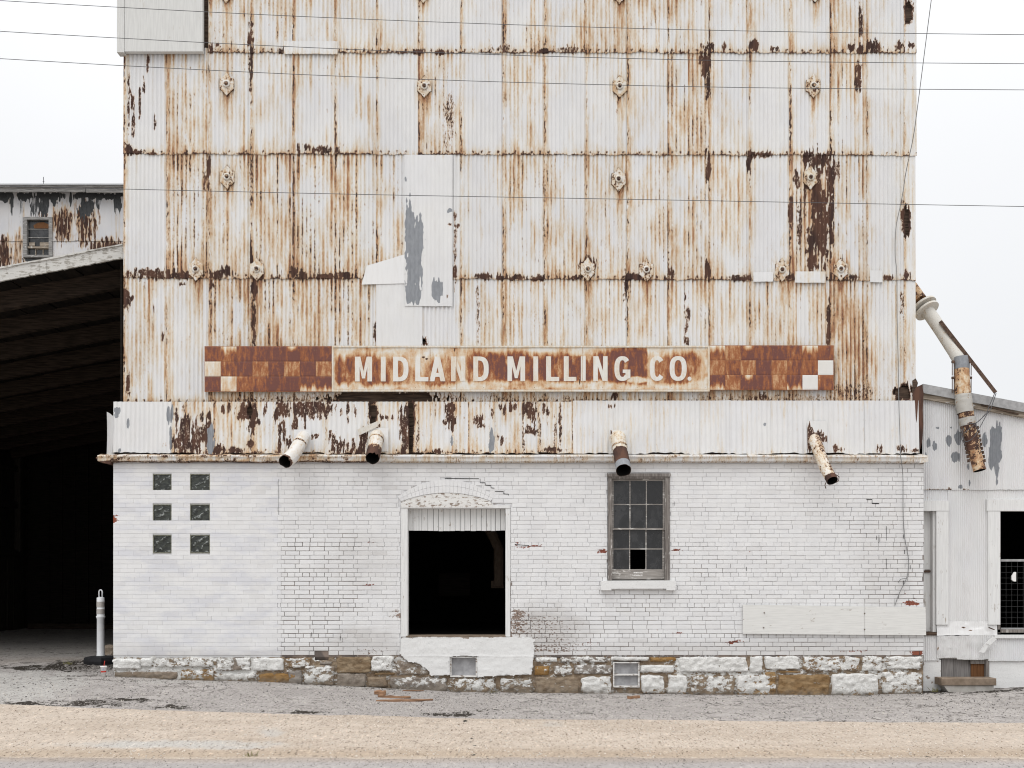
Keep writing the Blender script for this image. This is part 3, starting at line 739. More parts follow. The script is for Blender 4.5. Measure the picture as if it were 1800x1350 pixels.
# square plates round the spouts
def plate(x0, x1, y0, y1, I, sd, dark=[], zinc=None):
    return sheet('spout_plate', x0, x1, y0, y0, y1, y1, I, sd, -.018, mill, lap=0, amp=.0005, seam=.1, bottom=.1, top=0, jag=.8, lean=-.006, dark=dark, zinc=zinc)
plate(517, 545, 755, 794, .12, 801); plate(648, 681, 752, 794, .15, 802); plate(1074, 1102, 756, 796, .08, 803, [(1074, 760, 2, 5, .8)])
plate(1420, 1453, 740, 796, .04, 804, [(1420, 778, 9, 26, 1.2), (1428, 765, 12, 9, 1.1), (1440, 766, 8, 9, 1.1), (1449, 772, 5, 5, 1)])
EXTRA = old
mb = MB(); mb.quadbox(P(628, 755, -.05), P(664, 740, -.05), P(664, 750, -.04), P(632, 765, -.04), .004, (.12, .1, 0, 0)); mb.build('loose_scrap_sheet', M_pipe, mill)

# end flaps of the skirt
xs_ = [PX(183, 0), PX(194, 0), PX(199.5, 0)]
v = []; ys_ = [(722, 800, .10), (727, 800, -.03), (733, 799, .04)]
for x, (a, b, y) in zip(xs_, ys_):
    for k in range(8):
        t = k / 7; v.append((x + .008 * math.sin(3 * t + x), y, PZ(a + (b - a) * t)))
f = [(c * 8 + k, c * 8 + k + 1, (c + 1) * 8 + k + 1, (c + 1) * 8 + k) for c in range(2) for k in range(7)]
mesh_obj('end_flap', v, f, M_rust, mill, False, [(0.02, 0.05, 0, .15)] * len(v))
mb = MB()
mb.prism([(PX(x), PZ(y)) for x, y in ((1606, 690), (1612, 680), (1622, 676), (1625, 690), (1623.5, 720), (1624.5, 745), (1623, 772), (1619, 789), (1606, 793))], .03, .045, (.9, 1.0, 0, 0))
mb.build('end_flap', M_rust, mill)
mb = MB()
mb.prism([(PX(x), PZ(y)) for x, y in ((1579, 676), (1600, 680), (1604, 700), (1590, 703), (1576, 696))], .10, .14)
mb.prism([(PX(x), PZ(y)) for x, y in ((1606, 668), (1612, 664), (1616, 672), (1613, 684), (1606, 690))], .05, .14)
mb.build('rotten_corner_wood', M_wood_dark, mill)

# cornice ledge
def cornice():
    pts = [(.04, 798), (-.03, 800), (-.095, 801.5), (-.11, 803), (-.108, 805), (-.096, 805.8), (-.098, 810.5), (-.092, 812), (-.05, 812.6), (.0, 813.6), (.05, 814)]
    xs = np.arange(176, 1627, 4.0)
    PXs, K = np.meshgrid(xs, np.arange(len(pts)))
    yv = np.array([p[0] for p in pts])[K]; pv = np.array([p[1] for p in pts])[K]
    sag = (fbm(PXs / 90, PXs * 0, 3) - .5) * 3 + np.interp(PXs, [176, 400, 1200, 1625], [-.5, -.5, 0, .5]) + (vn(PXs / 14, K * .7, 5) - .5) * 1.3
    pyv = pv + sag
    left = PXs < 660
    I = np.where(left, .50, .22) * np.clip(fbm(PXs / 22, pyv / 6, 6) * 2 - .4, 0, 1.3)
    Gd = np.clip(fbm(PXs / 8, K * .8, 7) * 1.4 - .45, 0, 1) * np.where(left, .95, .62)
    Gd = np.where((K >= 8), np.maximum(Gd, .45 * np.where(left, 1.2, .7)), Gd)
    Gd = np.where((K <= 2), Gd * 1.1 + .05, Gd)
    w = np.stack([I + .08, Gd, 0 * I, .25 * (K <= 2) + .1], -1)
    f_ = 1.0
    o = grid_obj('cornice', np.stack([(PXs - 900) * S, yv + sag * .001, ZE + (HZ - pyv) * S], -1), M_rust, mill, w, flip=True)
    mb = MB()   # crumpled left return
    mb.prism([(PX(x), PZ(y)) for x, y in ((172, 806), (178, 802), (196, 803), (199, 811), (197, 817), (186, 815), (177, 811))], -.09, .30, (.7, .55, 0, .2))
    mb.build('cornice_end', M_rust, mill)
    mb = MB()
    mb.prism([(PX(x), PZ(y)) for x, y in ((1612, 799), (1627, 802), (1627, 813), (1612, 815))], -.10, .32, (.2, .2, 0, .2))
    mb.build('cornice_end', M_rust, mill)
cornice()

# ---- brick ground floor
def arc_o(x): return 842 + (x - 785) ** 2 * .0041
def arc_i(x): return 866 + (x - 785) ** 2 * .0024
GLASS = [(x0, x1, y0, y1) for y0, y1 in ((833, 865), (886.5, 918.5), (940, 972.5)) for x0, x1 in ((268.5, 301.5), (334, 369))]
OPEN = [(704, 898, 888, 1150), (1068, 1177, 834, 1021), (1077, 1124, 1163, 1209), (792, 838, 1154.5, 1190), (553, 577, 1145, 1160)] + GLASS
WALLO = [(706, 897, 889, 1119)] + OPEN[1:4] + GLASS
xb = sorted(set(list(np.arange(199, 1624, 12.0)) + [1624] + [v for o in WALLO for v in o[:2]]))
yb = sorted(set(list(np.arange(800, 1240, 11.0)) + [v for o in WALLO for v in o[2:]]))
def jvis(px, py):
    v_ = np.interp(py, [815, 930, 1000, 1060, 1120, 1150], [.20, .30, .46, .55, .72, .82])
    v_ = v_ + .28 * ((px > 498) & (px < 640) & (py > 938)) - .25 * ((px > 640) & (px < 704) & (py < 1085)) - .16 * ((px > 905) & (px < 1065) & (py > 965) & (py < 1070))
    v_ = v_ + .34 * np.clip((px - 1470) / 60, 0, 1) * (py < 1062) - .18 * ((px > 1180) & (px < 1340) & (py < 900)) + .15 * ((px > 1090) & (px < 1210) & (py > 1040) & (py < 1075))
    v_ = v_ + (fbm(px / 60, py / 34, 27) - .5) * .9
    return np.clip(v_ - .7 * ((px > 598) & (px < 704) & (py > 1085) & (py < 1145)), .03, 1)
def bare_field(px, py):
    return np.where(px < 488, .05 + .14 * vn(px / 40, py / 20, 3), np.clip(jvis(px, py) * 1.05 - .08, 0, 1))
v, f, w = [], [], []
idx = {}
def vid(i, j, yk):
    k = (i, j, yk)
    if k not in idx:
        idx[k] = len(v); v.append((PX(xb[i]), (.011 if yb[j] < 1156 else .07) if yk == 0 else .36, PZ(yb[j])))
        w.append((float(bare_field(np.array(xb[i]), np.array(yb[j]))), 0, 0, 0))
    return idx[k]
def solid(i, j):
    if i < 0 or j < 0 or i >= len(xb) - 1 or j >= len(yb) - 1: return False
    cx, cy = (xb[i] + xb[i + 1]) / 2, (yb[j] + yb[j + 1]) / 2
    return not any(o[0] < cx < o[1] and o[2] < cy < o[3] for o in WALLO)
for i in range(len(xb) - 1):
    for j in range(len(yb) - 1):
        if not solid(i, j): continue
        f.append((vid(i, j + 1, 0), vid(i + 1, j + 1, 0), vid(i + 1, j, 0), vid(i, j, 0)))
        f.append((vid(i, j, 1), vid(i + 1, j, 1), vid(i + 1, j + 1, 1), vid(i, j + 1, 1)))
        if not solid(i - 1, j): f.append((vid(i, j, 0), vid(i, j, 1), vid(i, j + 1, 1), vid(i, j + 1, 0)))
        if not solid(i + 1, j): f.append((vid(i + 1, j, 0), vid(i + 1, j + 1, 0), vid(i + 1, j + 1, 1), vid(i + 1, j, 1)))
        if not solid(i, j - 1): f.append((vid(i, j, 0), vid(i + 1, j, 0), vid(i + 1, j, 1), vid(i, j, 1)))
        if not solid(i, j + 1): f.append((vid(i, j + 1, 0), vid(i, j + 1, 1), vid(i + 1, j + 1, 1), vid(i + 1, j + 1, 0)))
mesh_obj('mortar_wall', v, f, M_mortar, mill, False, w)

CHIP = [(975, 963, 60, 1.6, .62), (940, 960, 14, 2, .7), (910, 957, 7, 7, .6), (1063, 967, 6, 4, 1), (1184, 966, 7, 4, .8), (960, 1105, 50, 28, .42), (925, 1095, 24, 22, .44), (904, 1105, 9, 24, .56), (1010, 1100, 40, 12, .38), (1000, 1135, 70, 14, .40), (940, 1140, 20, 10, .55), (905, 1080, 7, 10, .8),
        (660, 1145, 40, 10, .42), (560, 1130, 6, 5, .7), (640, 1085, 50, 12, .28), (700, 1073, 6, 4, .7), (703, 1083, 5, 5, .9), (650, 955, 8, 4, .5), (645, 1030, 3, 5, .8), (1600, 1057, 9, 4, 1), (1612, 1056, 6, 6, 1.1), (1606, 1064, 8, 3, 1.0), (1590, 1046, 7, 1.5, .8), (1616, 1146, 7, 9, 1.2), (1582, 1147, 6, 4, .8), (1500, 1144, 40, 3, .45), (1290, 1129, 10, 1.4, .8), (1565, 920, 4, 4, .9),
        (201, 912, 5, 5, 1.2), (1210, 965, 20, 3, .55), (1330, 970, 16, 2, .5), (1380, 1145, 60, 6, .3), (1140, 1110, 30, 12, .26), (1190, 1111, 3, 3, .9), (530, 1060, 30, 30, .2), (560, 1000, 60, 40, .16), (620, 960, 60, 40, .16)]
GRIME = [(780, 1152, 900, 8, .30), (1450, 1140, 160, 14, .3), (250, 1140, 60, 10, .2), (1560, 1000, 50, 120, .15), (960, 1110, 60, 40, .45), (640, 1130, 60, 24, .35), (540, 1145, 50, 10, .3), (1250, 1140, 300, 12, .22), (300, 1150, 140, 6, .25), (640, 985, 60, 50, .16)]
bricks = []
def carve(a, b, y0, y1, openings):
    seg_ = [(a, b)]
    for o in openings:
        if o[2] < (y0 + y1) / 2 < o[3]:
            n_ = []
            for s0, s1 in seg_:
                if o[1] <= s0 or o[0] >= s1: n_.append((s0, s1)); continue
                if o[0] > s0: n_.append((s0, o[0]))
                if o[1] < s1: n_.append((o[1], s1))
            seg_ = n_
    return seg_
NC = 44; CH = (1152 - 815.5) / NC
for r_ in range(NC):
    y0 = 815.5 + r_ * CH; y1 = y0 + CH; ym = (y0 + y1) / 2
    op = list(OPEN)
    if ym > 842 and ym < 890:
        hw = math.sqrt((ym - 842) / .0041); op.append((785 - min(hw, 85), 785 + min(hw, 85 if ym < 868 else 80), 0, 2000))
    if ym > 1122: op.append((703, 936, 0, 2000))
    for zone, (za, zb) in enumerate(((199, 488 + (6 if r_ % 2 else 0)), (488 + (6 if r_ % 2 else 0), 1624))):
        gap = .28
        header = (r_ % 7 == 4) if zone else False
        L0 = 13.0 if header else 25.6
        x = za - (0 if r_ % 2 else L0 / 2) - (random.random() * 5 if zone == 0 else (r_ * 3.1) % 2)
        while x < zb - 1:
            Lr = L0 + random.uniform(-.7, .7)
            for s0, s1 in carve(max(x, za), min(x + Lr, zb), y0, y1, op):
                if s1 - s0 > 3:
                    jv = float(jvis(np.array((s0 + s1) / 2), np.array(ym))) if zone else 0
                    gap = .20 if zone == 0 else .22 + .66 * jv
                    gg = gap * random.uniform(.5, 1.35) * (random.random() > (.72 if zone == 0 else .55 * (1 - jv) ** 2))
                    bricks.append((s0 + gg / 2, s1 - gg / 2, y0 + gap * random.uniform(.25, .7), y1 - gap * random.uniform(.25, .7), zone))
            x += Lr
def brick_solid(mb, b, sq=None):
    x0, x1, y0, y1, zone = b
    cx, cy = (x0 + x1) / 2, (y0 + y1) / 2
    off = random.gauss(0, .0012) if zone else random.gauss(0, .0004)
    tilt = random.gauss(0, .0012) if zone else 0
    A_ = np.array([[x0, y0], [x1, y0], [x1, y1], [x0, y1]])
    pxs, pys = A_[:, 0], A_[:, 1]
    c = spots(pxs, pys, CHIP, .5, 6, 5, 3); gr = spots(pxs, pys, GRIME, .5, 12, 9, 4)
    c = c + np.clip(fbm(pxs / 25, pys / 25, 8) - .62, 0, 1) * (.6 if zone else 0) * np.clip((pys - 900) / 200, 0, 1)
    red = 1.0 if (cx > 1040 or cx < 230 or cy < 1050) else .12
    tone = abs(random.gauss(0, .06))
    X0, X1, Z0, Z1 = PX(x0), PX(x1), PZ(y1), PZ(y0)
    bv = .0035 if zone else .0015
    yf = off; n0 = len(mb.v)
    mb.box(X0, X1, yf, .014, Z0, Z1, bev=bv)
    wv = [(c[3], c[2]), (0, 0), (0, 0), (0, 0)]
    cc = [c[3], c[2], c[1], c[0]]; gg = [gr[3], gr[2], gr[1], gr[0]]
    bl = 1.0 if zone == 0 else .12
    for k in range(12):
        mb.w[n0 + k] = (float(cc[k % 4]), red, bl, float(np.clip(gg[k % 4] + tone, 0, .7)))
    for k in (0, 3): mb.v[n0 + k] = (mb.v[n0 + k][0], mb.v[n0 + k][1] + tilt, mb.v[n0 + k][2])
order = sorted(range(len(bricks)), key=lambda i: (bricks[i][1] - bricks[i][0] < 20, (bricks[i][0] + bricks[i][1] - 1800) ** 2 / 4 + (bricks[i][2] + bricks[i][3] - 2020) ** 2 / 4))
single = set(order[:270])
stuff_mb = MB()
for i, b in enumerate(bricks):
    if i in single:
        mb = MB(); brick_solid(mb, b); mb.build('brick', M_brick, mill)
    else: brick_solid(stuff_mb, b)
# arch of bricks over the loading door
NV = 24
for k in range(NV):
    xa, xb_ = 705 + (863 - 705) * k / NV, 705 + (863 - 705) * (k + 1) / NV
    def oc(x): return 785 + (x - 785) * 1.075
    g_ = .14
    q = [(xa + g_, arc_i(xa)), (xb_ - g_, arc_i(xb_)), (oc(xb_) - g_, arc_o(oc(xb_)) + .6), (oc(xa) + g_, arc_o(oc(xa)) + .6)]
    for h in range(2):
        lerp = lambda a, b, t: (a[0] + (b[0] - a[0]) * t, a[1] + (b[1] - a[1]) * t)
        ta, tb = (0, .5) if h == 0 else (.515, 1)
        mb = MB()
        mb.prism([(PX(x), PZ(y)) for x, y in (lerp(q[0], q[3], ta), lerp(q[1], q[2], ta), lerp(q[1], q[2], tb), lerp(q[0], q[3], tb))], -.003 + random.gauss(0, .0008), .02, (0.05, 1, .1, abs(random.gauss(0, .05))))
        if h == 0: mb.build('arch_brick', M_brick, mill)
        else: mb.build('arch_brick', M_brick, mill)
o = stuff_mb.build('brickwork', M_brick, mill); tag(o, kind='stuff')
# black stepped crack right of the arch, gaps where bricks have moved apart
mb = MB()
def gap_line(pts, wd):
    for (xa, ya), (xb2, yb2) in zip(pts, pts[1:]):
        mb.beam(P(xa, ya, -.0015), P(xb2, yb2, -.0015), .004, wd * S)
gap_line([(782, 841), (842, 841.5)], 1.1); gap_line([(844, 841.5), (844, 848.5), (853, 848.5), (853, 852.5), (863, 853.5), (863, 857.5), (869, 858)], 1.0); gap_line([(870, 863.5), (885, 864), (885, 868), (894, 868.5), (894, 871)], .9)
gap_line([(905, 957), (930, 959)], 1.0); gap_line([(1558, 925), (1558, 950)], .9); gap_line([(1558, 982), (1558, 1000)], .9); gap_line([(1523, 878), (1533, 878), (1533, 885), (1545, 885)], 1.2); gap_line([(1545, 940), (1545, 955)], .8); gap_line([(490, 842), (490, 905)], .5)
for x, y in ((1588, 943), (1588, 1024), (1541, 945), (1590, 970), (1600, 997), (960, 1025), (1025, 880), (1312, 1000), (1185, 885), (548, 1115), (598, 1122)): gap_line([(x, y - 3.5), (x, y + 3.5)], 1.2)
mb.build('open_joints', M_dark, mill)

# ---- foundation stones: x0, y0, x1, y1, paint, ochre, grey, proud(m)
STN = [(197, 1157, 249, 1178, .95, 0, 0, .03), (246, 1156, 269, 1174, .85, 0, 0, .02), (271, 1155, 376, 1174.5, .66, 0, .3, .02), (199, 1179, 313, 1197, .12, .5, .6, -.01), (316, 1175.5, 378, 1200, .6, .6, 0, .0), (378, 1155, 442, 1181, .58, 0, .7, .01), (380, 1182, 450, 1203, .75, 0, .4, .0), (442, 1155, 499, 1181, .85, 0, .5, .02), (452, 1182.5, 520, 1207, .02, 1, 0, -.01), (499.5, 1155, 548, 1175, .52, .4, .2, .015),
       (505, 1177, 533, 1206, .1, 0, 1, .0), (533, 1168, 589, 1207, .60, 0, .4, .03), (560, 1161, 585, 1170, .1, 0, .8, .0), (590, 1154, 654, 1185, .10, .0, 0, .015), (590, 1182, 644, 1210, .0, 0, .7, .02), (645, 1188, 682, 1210, .0, .2, .3, .01), (652, 1151, 693, 1181, .80, 0, .6, .035), (656, 1181, 695, 1187.5, .05, .3, 0, .0), (684, 1189, 787, 1218, .52, 0, .8, .03), (695, 1160, 757, 1188, .40, .2, .6, .0),
       (789, 1191, 873, 1222, .66, 0, .2, .01), (877, 1190.5, 937, 1224, .52, 0, .4, .02), (941, 1153, 982, 1166, .8, .2, 0, .01), (984, 1152.5, 1070, 1166, .60, 0, .8, .01), (1071, 1153, 1141, 1163, .85, 0, .3, .03), (938, 1168, 967, 1188, .30, 1, 0, .0), (970, 1168, 1006, 1188, .55, .2, .6, .01), (1007, 1167, 1077, 1187, .50, .1, .9, .005), (939, 1189, 1018, 1226, .15, .1, .3, .015), (1020, 1188, 1076, 1224, .85, .2, 0, .01),
       (1142, 1153, 1191, 1165.5, .30, 1, 0, .0), (1125, 1167, 1188, 1184, .85, .3, 0, .015), (1125, 1185.5, 1169, 1222, .85, .2, 0, .02), (1172, 1185, 1209, 1224, .85, .3, 0, .01), (1192, 1153, 1315, 1183, .9, 0, .6, .02), (1212, 1185.5, 1292, 1226, .60, .1, .3, .015), (1295, 1185, 1357, 1227, .75, .5, 0, .01), (1316, 1152, 1342, 1184, 1.0, 0, 0, .012), (1343, 1152, 1407, 1179, .85, .2, .2, .02), (1343, 1180, 1366, 1226, .40, .7, 0, -.005),
       (1366, 1184, 1460, 1230, .12, .5, 0, .01), (1410, 1152.5, 1512, 1181, .58, .6, .3, .02), (1462, 1182.5, 1546, 1228, .9, .2, 0, .035), (1513, 1152, 1551, 1181, .70, .3, .2, .01), (1555, 1152, 1621, 1178, .72, .4, .5, .015), (1549, 1180, 1622, 1226, .72, .3, .4, .03), (1368, 1179, 1409, 1183.5, .1, .8, 0, .0)]
def stone(name, s, parent, ydeep=.10, sd=0):
    x0, y0, x1, y1, paint, oc_, gr_, proud = s
    x0 += .1; x1 -= .1; y0 += .1; y1 -= .1
    nx = max(6, int((x1 - x0) / 2.2)); ny = max(5, int((y1 - y0) / 2.2))
    U, V = np.meshgrid(np.linspace(-1, 1, nx), np.linspace(-1, 1, ny))
    ex = (np.abs(U) ** 16 + np.abs(V) ** 11)
    rx, ry = (x1 - x0) / 2, (y1 - y0) / 2
    wob = 2.8
    px = (x0 + x1) / 2 + U * rx + (vn(V * 2.2 + sd, U * 0 + sd * 1.7, 1) - .5) * wob * np.abs(U) ** 3 * 2 - np.sign(U) * (np.abs(U) ** 8) * (np.abs(V) ** 8) * min(2.6, ry * .25) * (.4 + 1.2 * vn(U * 3 + sd, V * 3, 6))
    py = (y0 + y1) / 2 + V * ry + (vn(U * rx / 9 + sd, V * 0 + sd * .7, 2) - .5) * wob * np.abs(V) ** 3 * 1.5 - np.sign(V) * (np.abs(U) ** 6) * (np.abs(V) ** 6) * min(2.4, ry * .25)
    rough = (fbm(px / 7.0, py / 5.0, 20 + sd % 5, 4) - .5) * .055 + (vn((px + py * .6) / 2.6, (py - px * .4) / 5, sd % 9) - .5) * .012
    y = -proud * .8 + ex * .020 + rough - .008
    edge = np.maximum(np.abs(U), np.abs(V)) > .999
    y = np.where(edge, ydeep, y)
    gl = py_of(gz((px - 900) * S, px * 0 - .02), 0)
    pvar = paint + (fbm(px / 14, py / 8, 3 + sd % 7) - .55) * .5 - .25 * np.clip(1 - (gl - py) / 10.0, 0, 1) - .25 * np.clip((np.maximum(np.abs(U) - .8, np.abs(V) - .75)) * 4, 0, 1) * (paint < .9)
    gr = np.clip(1 - (gl - py) / 13.0, 0, 1) * .95
    w = np.stack([np.clip(pvar, 0, 1), np.full_like(px, oc_), np.full_like(px, gr_), gr], -1)
    return grid_obj(name, np.stack([(px - 900) * S, y, ZE + (HZ - py) * S], -1), M_stone, parent, w, flip=True)
for i, s in enumerate(STN): stone('foundation_stone', s, mill, sd=i)
def foundation_backing():
    px, py = np.meshgrid(np.arange(199, 1623.5, 2.0), np.arange(1152.5, 1236, 2.0))
    y = .019 + (fbm(px / 6, py / 5, 33) - .5) * .05
    paint = .42 + (fbm(px / 45, py / 30, 34) - .5) * 1.0 + .25 * (px < 450) + .15 * ((px > 1190) & (px < 1360))
    gl = py_of(gz((px - 900) * S, px * 0 - .02), 0)
    w = np.stack([np.clip(paint, 0, 1), .3 + 0 * px, .35 + 0 * px, np.clip(1 - (gl - py) / 9.0, 0, 1) * .9], -1)
    pc, qc = px[:-1, :-1] + 1, py[:-1, :-1] + 1
    hm = np.zeros(pc.shape, bool)
    for o in ((791, 839, 1150, 1191), (1077, 1124.5, 1163, 1209), (553, 577, 1145, 1161)): hm |= (pc > o[0]) & (pc < o[1]) & (qc > o[2]) & (qc < o[3])
    grid_obj('foundation_mortar', np.stack([(px - 900) * S, y, ZE + (HZ - py) * S], -1), M_stone, mill, w, hm, flip=True)
foundation_backing()
# white loading sill of cast concrete
def sill_block():
    x0, x1, y0, y1 = 703, 939, 1119, 1189
    poly = [(704, 1124), (708, 1119.5), (760, 1119), (930, 1119), (938, 1124), (940, 1150), (937, 1165), (935, 1186), (900, 1187), (878, 1188), (839, 1190), (839, 1154), (791, 1154), (791, 1187), (757, 1187), (754, 1178), (738, 1168), (712, 1160), (703, 1150)]
    mb = MB(); mb.prism([(PX(x + (.8 if x < 720 else -.8 if x > 920 else 0)), PZ(y + (1 if y < 1122 else -1 if y > 1140 else 0))) for x, y in poly], -.040, .0105)
    core = mb.build('loading_sill', M_conc_white, mill)
    gx, gy = np.meshgrid(np.arange(701, 942, 1.3), np.arange(1117.8, 1192, 1.3))
    jx = gx + (vn(gx / 4, gy / 4, 51) - .5) * 4 + (vn(gx / 14, gy / 14, 53) - .5) * 5; jy = gy + (vn(gx / 4, gy / 4, 52) - .5) * 3 + (vn(gx / 12, gy / 12, 54) - .5) * 4 * (gy > 1128)
    ins = np.zeros(gx.shape, bool)
    for (xa, ya), (xc_, yc_) in zip(poly, poly[1:] + poly[:1]):
        if ya != yc_:
            cr_ = ((ya > jy) != (yc_ > jy)) & (jx < (xc_ - xa) * (jy - ya) / (yc_ - ya) + xa); ins ^= cr_
    w = np.zeros(gx.shape + (4,))
    w[..., 0] = .75 * np.exp(-(gy - 1119) / 3.0) * (vn(gx / 9, gy * 0, 55) > .3) + .55 * np.clip(1 - np.hypot((gx - 722) / 26, (gy - 1166) / 12), 0, 1) + .25 * np.exp(-(1190 - gy) / 5.0) + .5 * np.exp(-np.abs(gx - 938) / 3.0) * vn(gx / 3, gy / 7, 56)
    y = -.046 + (fbm(gx / 30, gy / 20, 57) - .5) * .014 + (vn(gx / 5, gy / 5, 58) - .5) * .003 - .004 * np.exp(-((gy - 1153.5 - (vn(gx / 30, gy * 0, 5) - .5) * 3) / 1.2) ** 2)
    hm = ~(ins[:-1, :-1] & ins[1:, 1:] & ins[1:, :-1] & ins[:-1, 1:])
    grid_obj('sill_render_coat', np.stack([(gx - 900) * S, y, ZE + (HZ - gy) * S], -1), M_conc_white, core, w, hm, flip=True)
    mb = MB(); mb.box(PX(714), PX(889), -.035, .34, PZ(1119) - .002, PZ(1117.5)); mb.build('door_threshold', M_step_top, mill)
sill_block()

# ---- loading door
dr = mesh_obj('door_frame', *(lambda m: (m.v, m.f))((lambda m: (m.box(PX(705), PX(716.5), -.004, .20, PZ(1119), PZ(893)), m.box(PX(888.5), PX(897), -.004, .20, PZ(1119), PZ(893)), m.box(PX(705), PX(897), -.012, .20, PZ(893.3), PZ(888)), m)[-1])(MB())), M_wood_white, mill)
xs_ = [717, 726, 736.5, 741.5, 752, 762, 771, 779, 791, 800, 809, 817, 827, 837, 846, 855, 863, 871, 880, 888]
for a, b in zip(xs_, xs_[1:]):
    mb = MB(); mb.box(PX(a + .35, .14), PX(b - .35, .14), .135 + random.random() * .006, .155, PZ(933 + random.uniform(-.8, .8), .14), PZ(892, .14)); mb.build('door_plank', M_wood_white, mill)
# arched timber panel
n_ = 14
poly = [(705.5, 887.8)] + [(705.5 + (862 - 705.5) * k / n_, arc_i(705.5 + (862 - 705.5) * k / n_) + .6) for k in range(n_ + 1)] + [(864, 887.8)]
mb = MB(); mb.prism([(PX(x), PZ(y)) for x, y in poly], .004, .0105); mb.build('arch_panel', M_wood_peel, mill)
mb = MB(); mb.box(PX(705), PX(866), -.014, .01, PZ(892), PZ(884.5)); mb.build('lintel_board', M_wood_peel, mill)

# ---- sash window
win = mesh_obj('window', *(lambda m: (m.v, m.f))((lambda m: (m.box(PX(1069), PX(1075.5), -.02, .16, PZ(1020), PZ(834)), m.box(PX(1169), PX(1177), -.02, .16, PZ(1020), PZ(834)), m.box(PX(1075.5), PX(1169), -.024, .16, PZ(841.5), PZ(834)), m.box(PX(1066.5), PX(1178.5), -.04, -.018, PZ(838), PZ(832.5)), m)[-1])(MB())), M_wood_grey, mill)
def sash(xa, xb, ya, yb, y, nx, ny, rail, missing=()):
    mb = MB(); st = 3.2; wv = .85
    mb.box(PX(xa), PX(xa + st), y, y + .035, PZ(yb), PZ(ya)); mb.box(PX(xb - st), PX(xb), y, y + .035, PZ(yb), PZ(ya))
    mb.box(PX(xa + st), PX(xb - st), y, y + .035, PZ(ya + 3), PZ(ya)); mb.box(PX(xa + st), PX(xb - st), y, y + .035, PZ(yb), PZ(yb - rail))
    x0, x1, y0, y1 = xa + st, xb - st, ya + 3, yb - rail
    for k in range(1, nx): x = x0 + (x1 - x0) * k / nx; mb.box(PX(x - wv), PX(x + wv), y + .004, y + .03, PZ(y1), PZ(y0))
    for k in range(1, ny):
        yq = y0 + (y1 - y0) * k / ny
        for q in range(nx):
            a = x0 + (x1 - x0) * q / nx + (wv if q else 0); b = x0 + (x1 - x0) * (q + 1) / nx - (wv if q < nx - 1 else 0)
            mb.box(PX(a), PX(b), y + .004, y + .03, PZ(yq + wv), PZ(yq - wv))
    mb.build('sash', M_wood_sash, win)
    for i in range(nx):
        for j in range(ny):
            if (i, j) in missing: continue
            a = x0 + (x1 - x0) * i / nx; b = x0 + (x1 - x0) * (i + 1) / nx; c = y0 + (y1 - y0) * j / ny; d = y0 + (y1 - y0) * (j + 1) / ny
            m2 = MB(); dk = random.random() * (1.0 if (i, j) in ((2, 0), (1, 1)) and y < .06 else .6)
            m2.box(PX(a + .2), PX(b - .2), y + .012 + random.random() * .002, y + .018, PZ(d - .2), PZ(c + .2), (dk, 0, 0, 0)); m2.build('pane', M_glass, win)
sash(1075.7, 1168.8, 842, 931, .03, 3, 2, 3)
sash(1075.7, 1168.8, 926, 1018.5, .075, 3, 2, 18, {(1, 1)})
# illegible chalked lines on the bottom rail
mb = MB()
for row in (1006.5, 1011):
    x = 1114
    while x < 1129: wd = random.uniform(.8, 1.7); mb.box(PX(x, .07), PX(x + wd, .07), .0735, .076, PZ(row + 1.3, .07), PZ(row - random.uniform(.3, 1.2), .07)); x += wd + random.uniform(.4, .9)
mb.build('chalk_marks', M_cup, win)
mb = MB()
mb.prism([(PX(x), PZ(y)) for x, y in ((1056, 1037.5), (1056, 1022), (1062, 1020.6), (1184, 1020.2), (1187, 1022), (1186, 1037.5), (1170, 1037.5), (1170, 1034.5), (1074, 1034.8), (1074, 1037.5))], -.075, .2)
mb.build('sill', M_conc_white, win)

# ---- glass blocks
for x0, x1, y0, y1 in GLASS:
    mb = MB()
    for a, b, c, d in ((x0, x0 + 1.7, y0, y1), (x1 - 1.7, x1, y0, y1), (x0 + 1.7, x1 - 1.7, y0, y0 + 1.7), (x0 + 1.7, x1 - 1.7, y1 - 1.7, y1)):
        mb.box(PX(a), PX(b), .004, .10, PZ(d), PZ(c))
    fr_ = mb.build('glass_block_frame', M_block_edge, mill)
    mb = MB(); mb.box(PX(x0 + 1.8), PX(x1 - 1.8), .012, .09, PZ(y1 - 1.8), PZ(y0 + 1.8), bev=.006); mb.build('glass_block', M_block, fr_)

# ---- basement vents
def vent(x0, x1, y0, y1, split, slant=0):
    mb = MB()
    mb.box(PX(x0), PX(x0 + 2.2), -.02, .10, PZ(y1), PZ(y0)); mb.box(PX(x1 - 2.2), PX(x1), -.02, .10, PZ(y1), PZ(y0))
    mb.box(PX(x0 + 2.2), PX(x1 - 2.2), -.025, .10, PZ(y0 + 2), PZ(y0)); mb.box(PX(x0 + 2.2), PX(x1 - 2.2), -.02, .10, PZ(y1), PZ(y1 - 2.4))
    if split: mb.box(PX(x0 + 2.2), PX(x1 - 2.2), -.005, .09, PZ(split + 1.3), PZ(split - 1.3))
    o = mb.build('vent', M_wood_peel, mill)
    for a, b in ([(y0 + 2, y1 - 2.4)] if not split else [(y0 + 2, split - 1.3), (split + 1.3, y1 - 2.4)]):
        m2 = MB(); m2.box(PX(x0 + 2.3), PX(x1 - 2.3), .05, .06, PZ(b), PZ(a)); m2.build('vent_pane', M_vent_glass, o)
vent(791.5, 838.5, 1154, 1190, None); vent(1077.5, 1124, 1163.5, 1208, 1186)

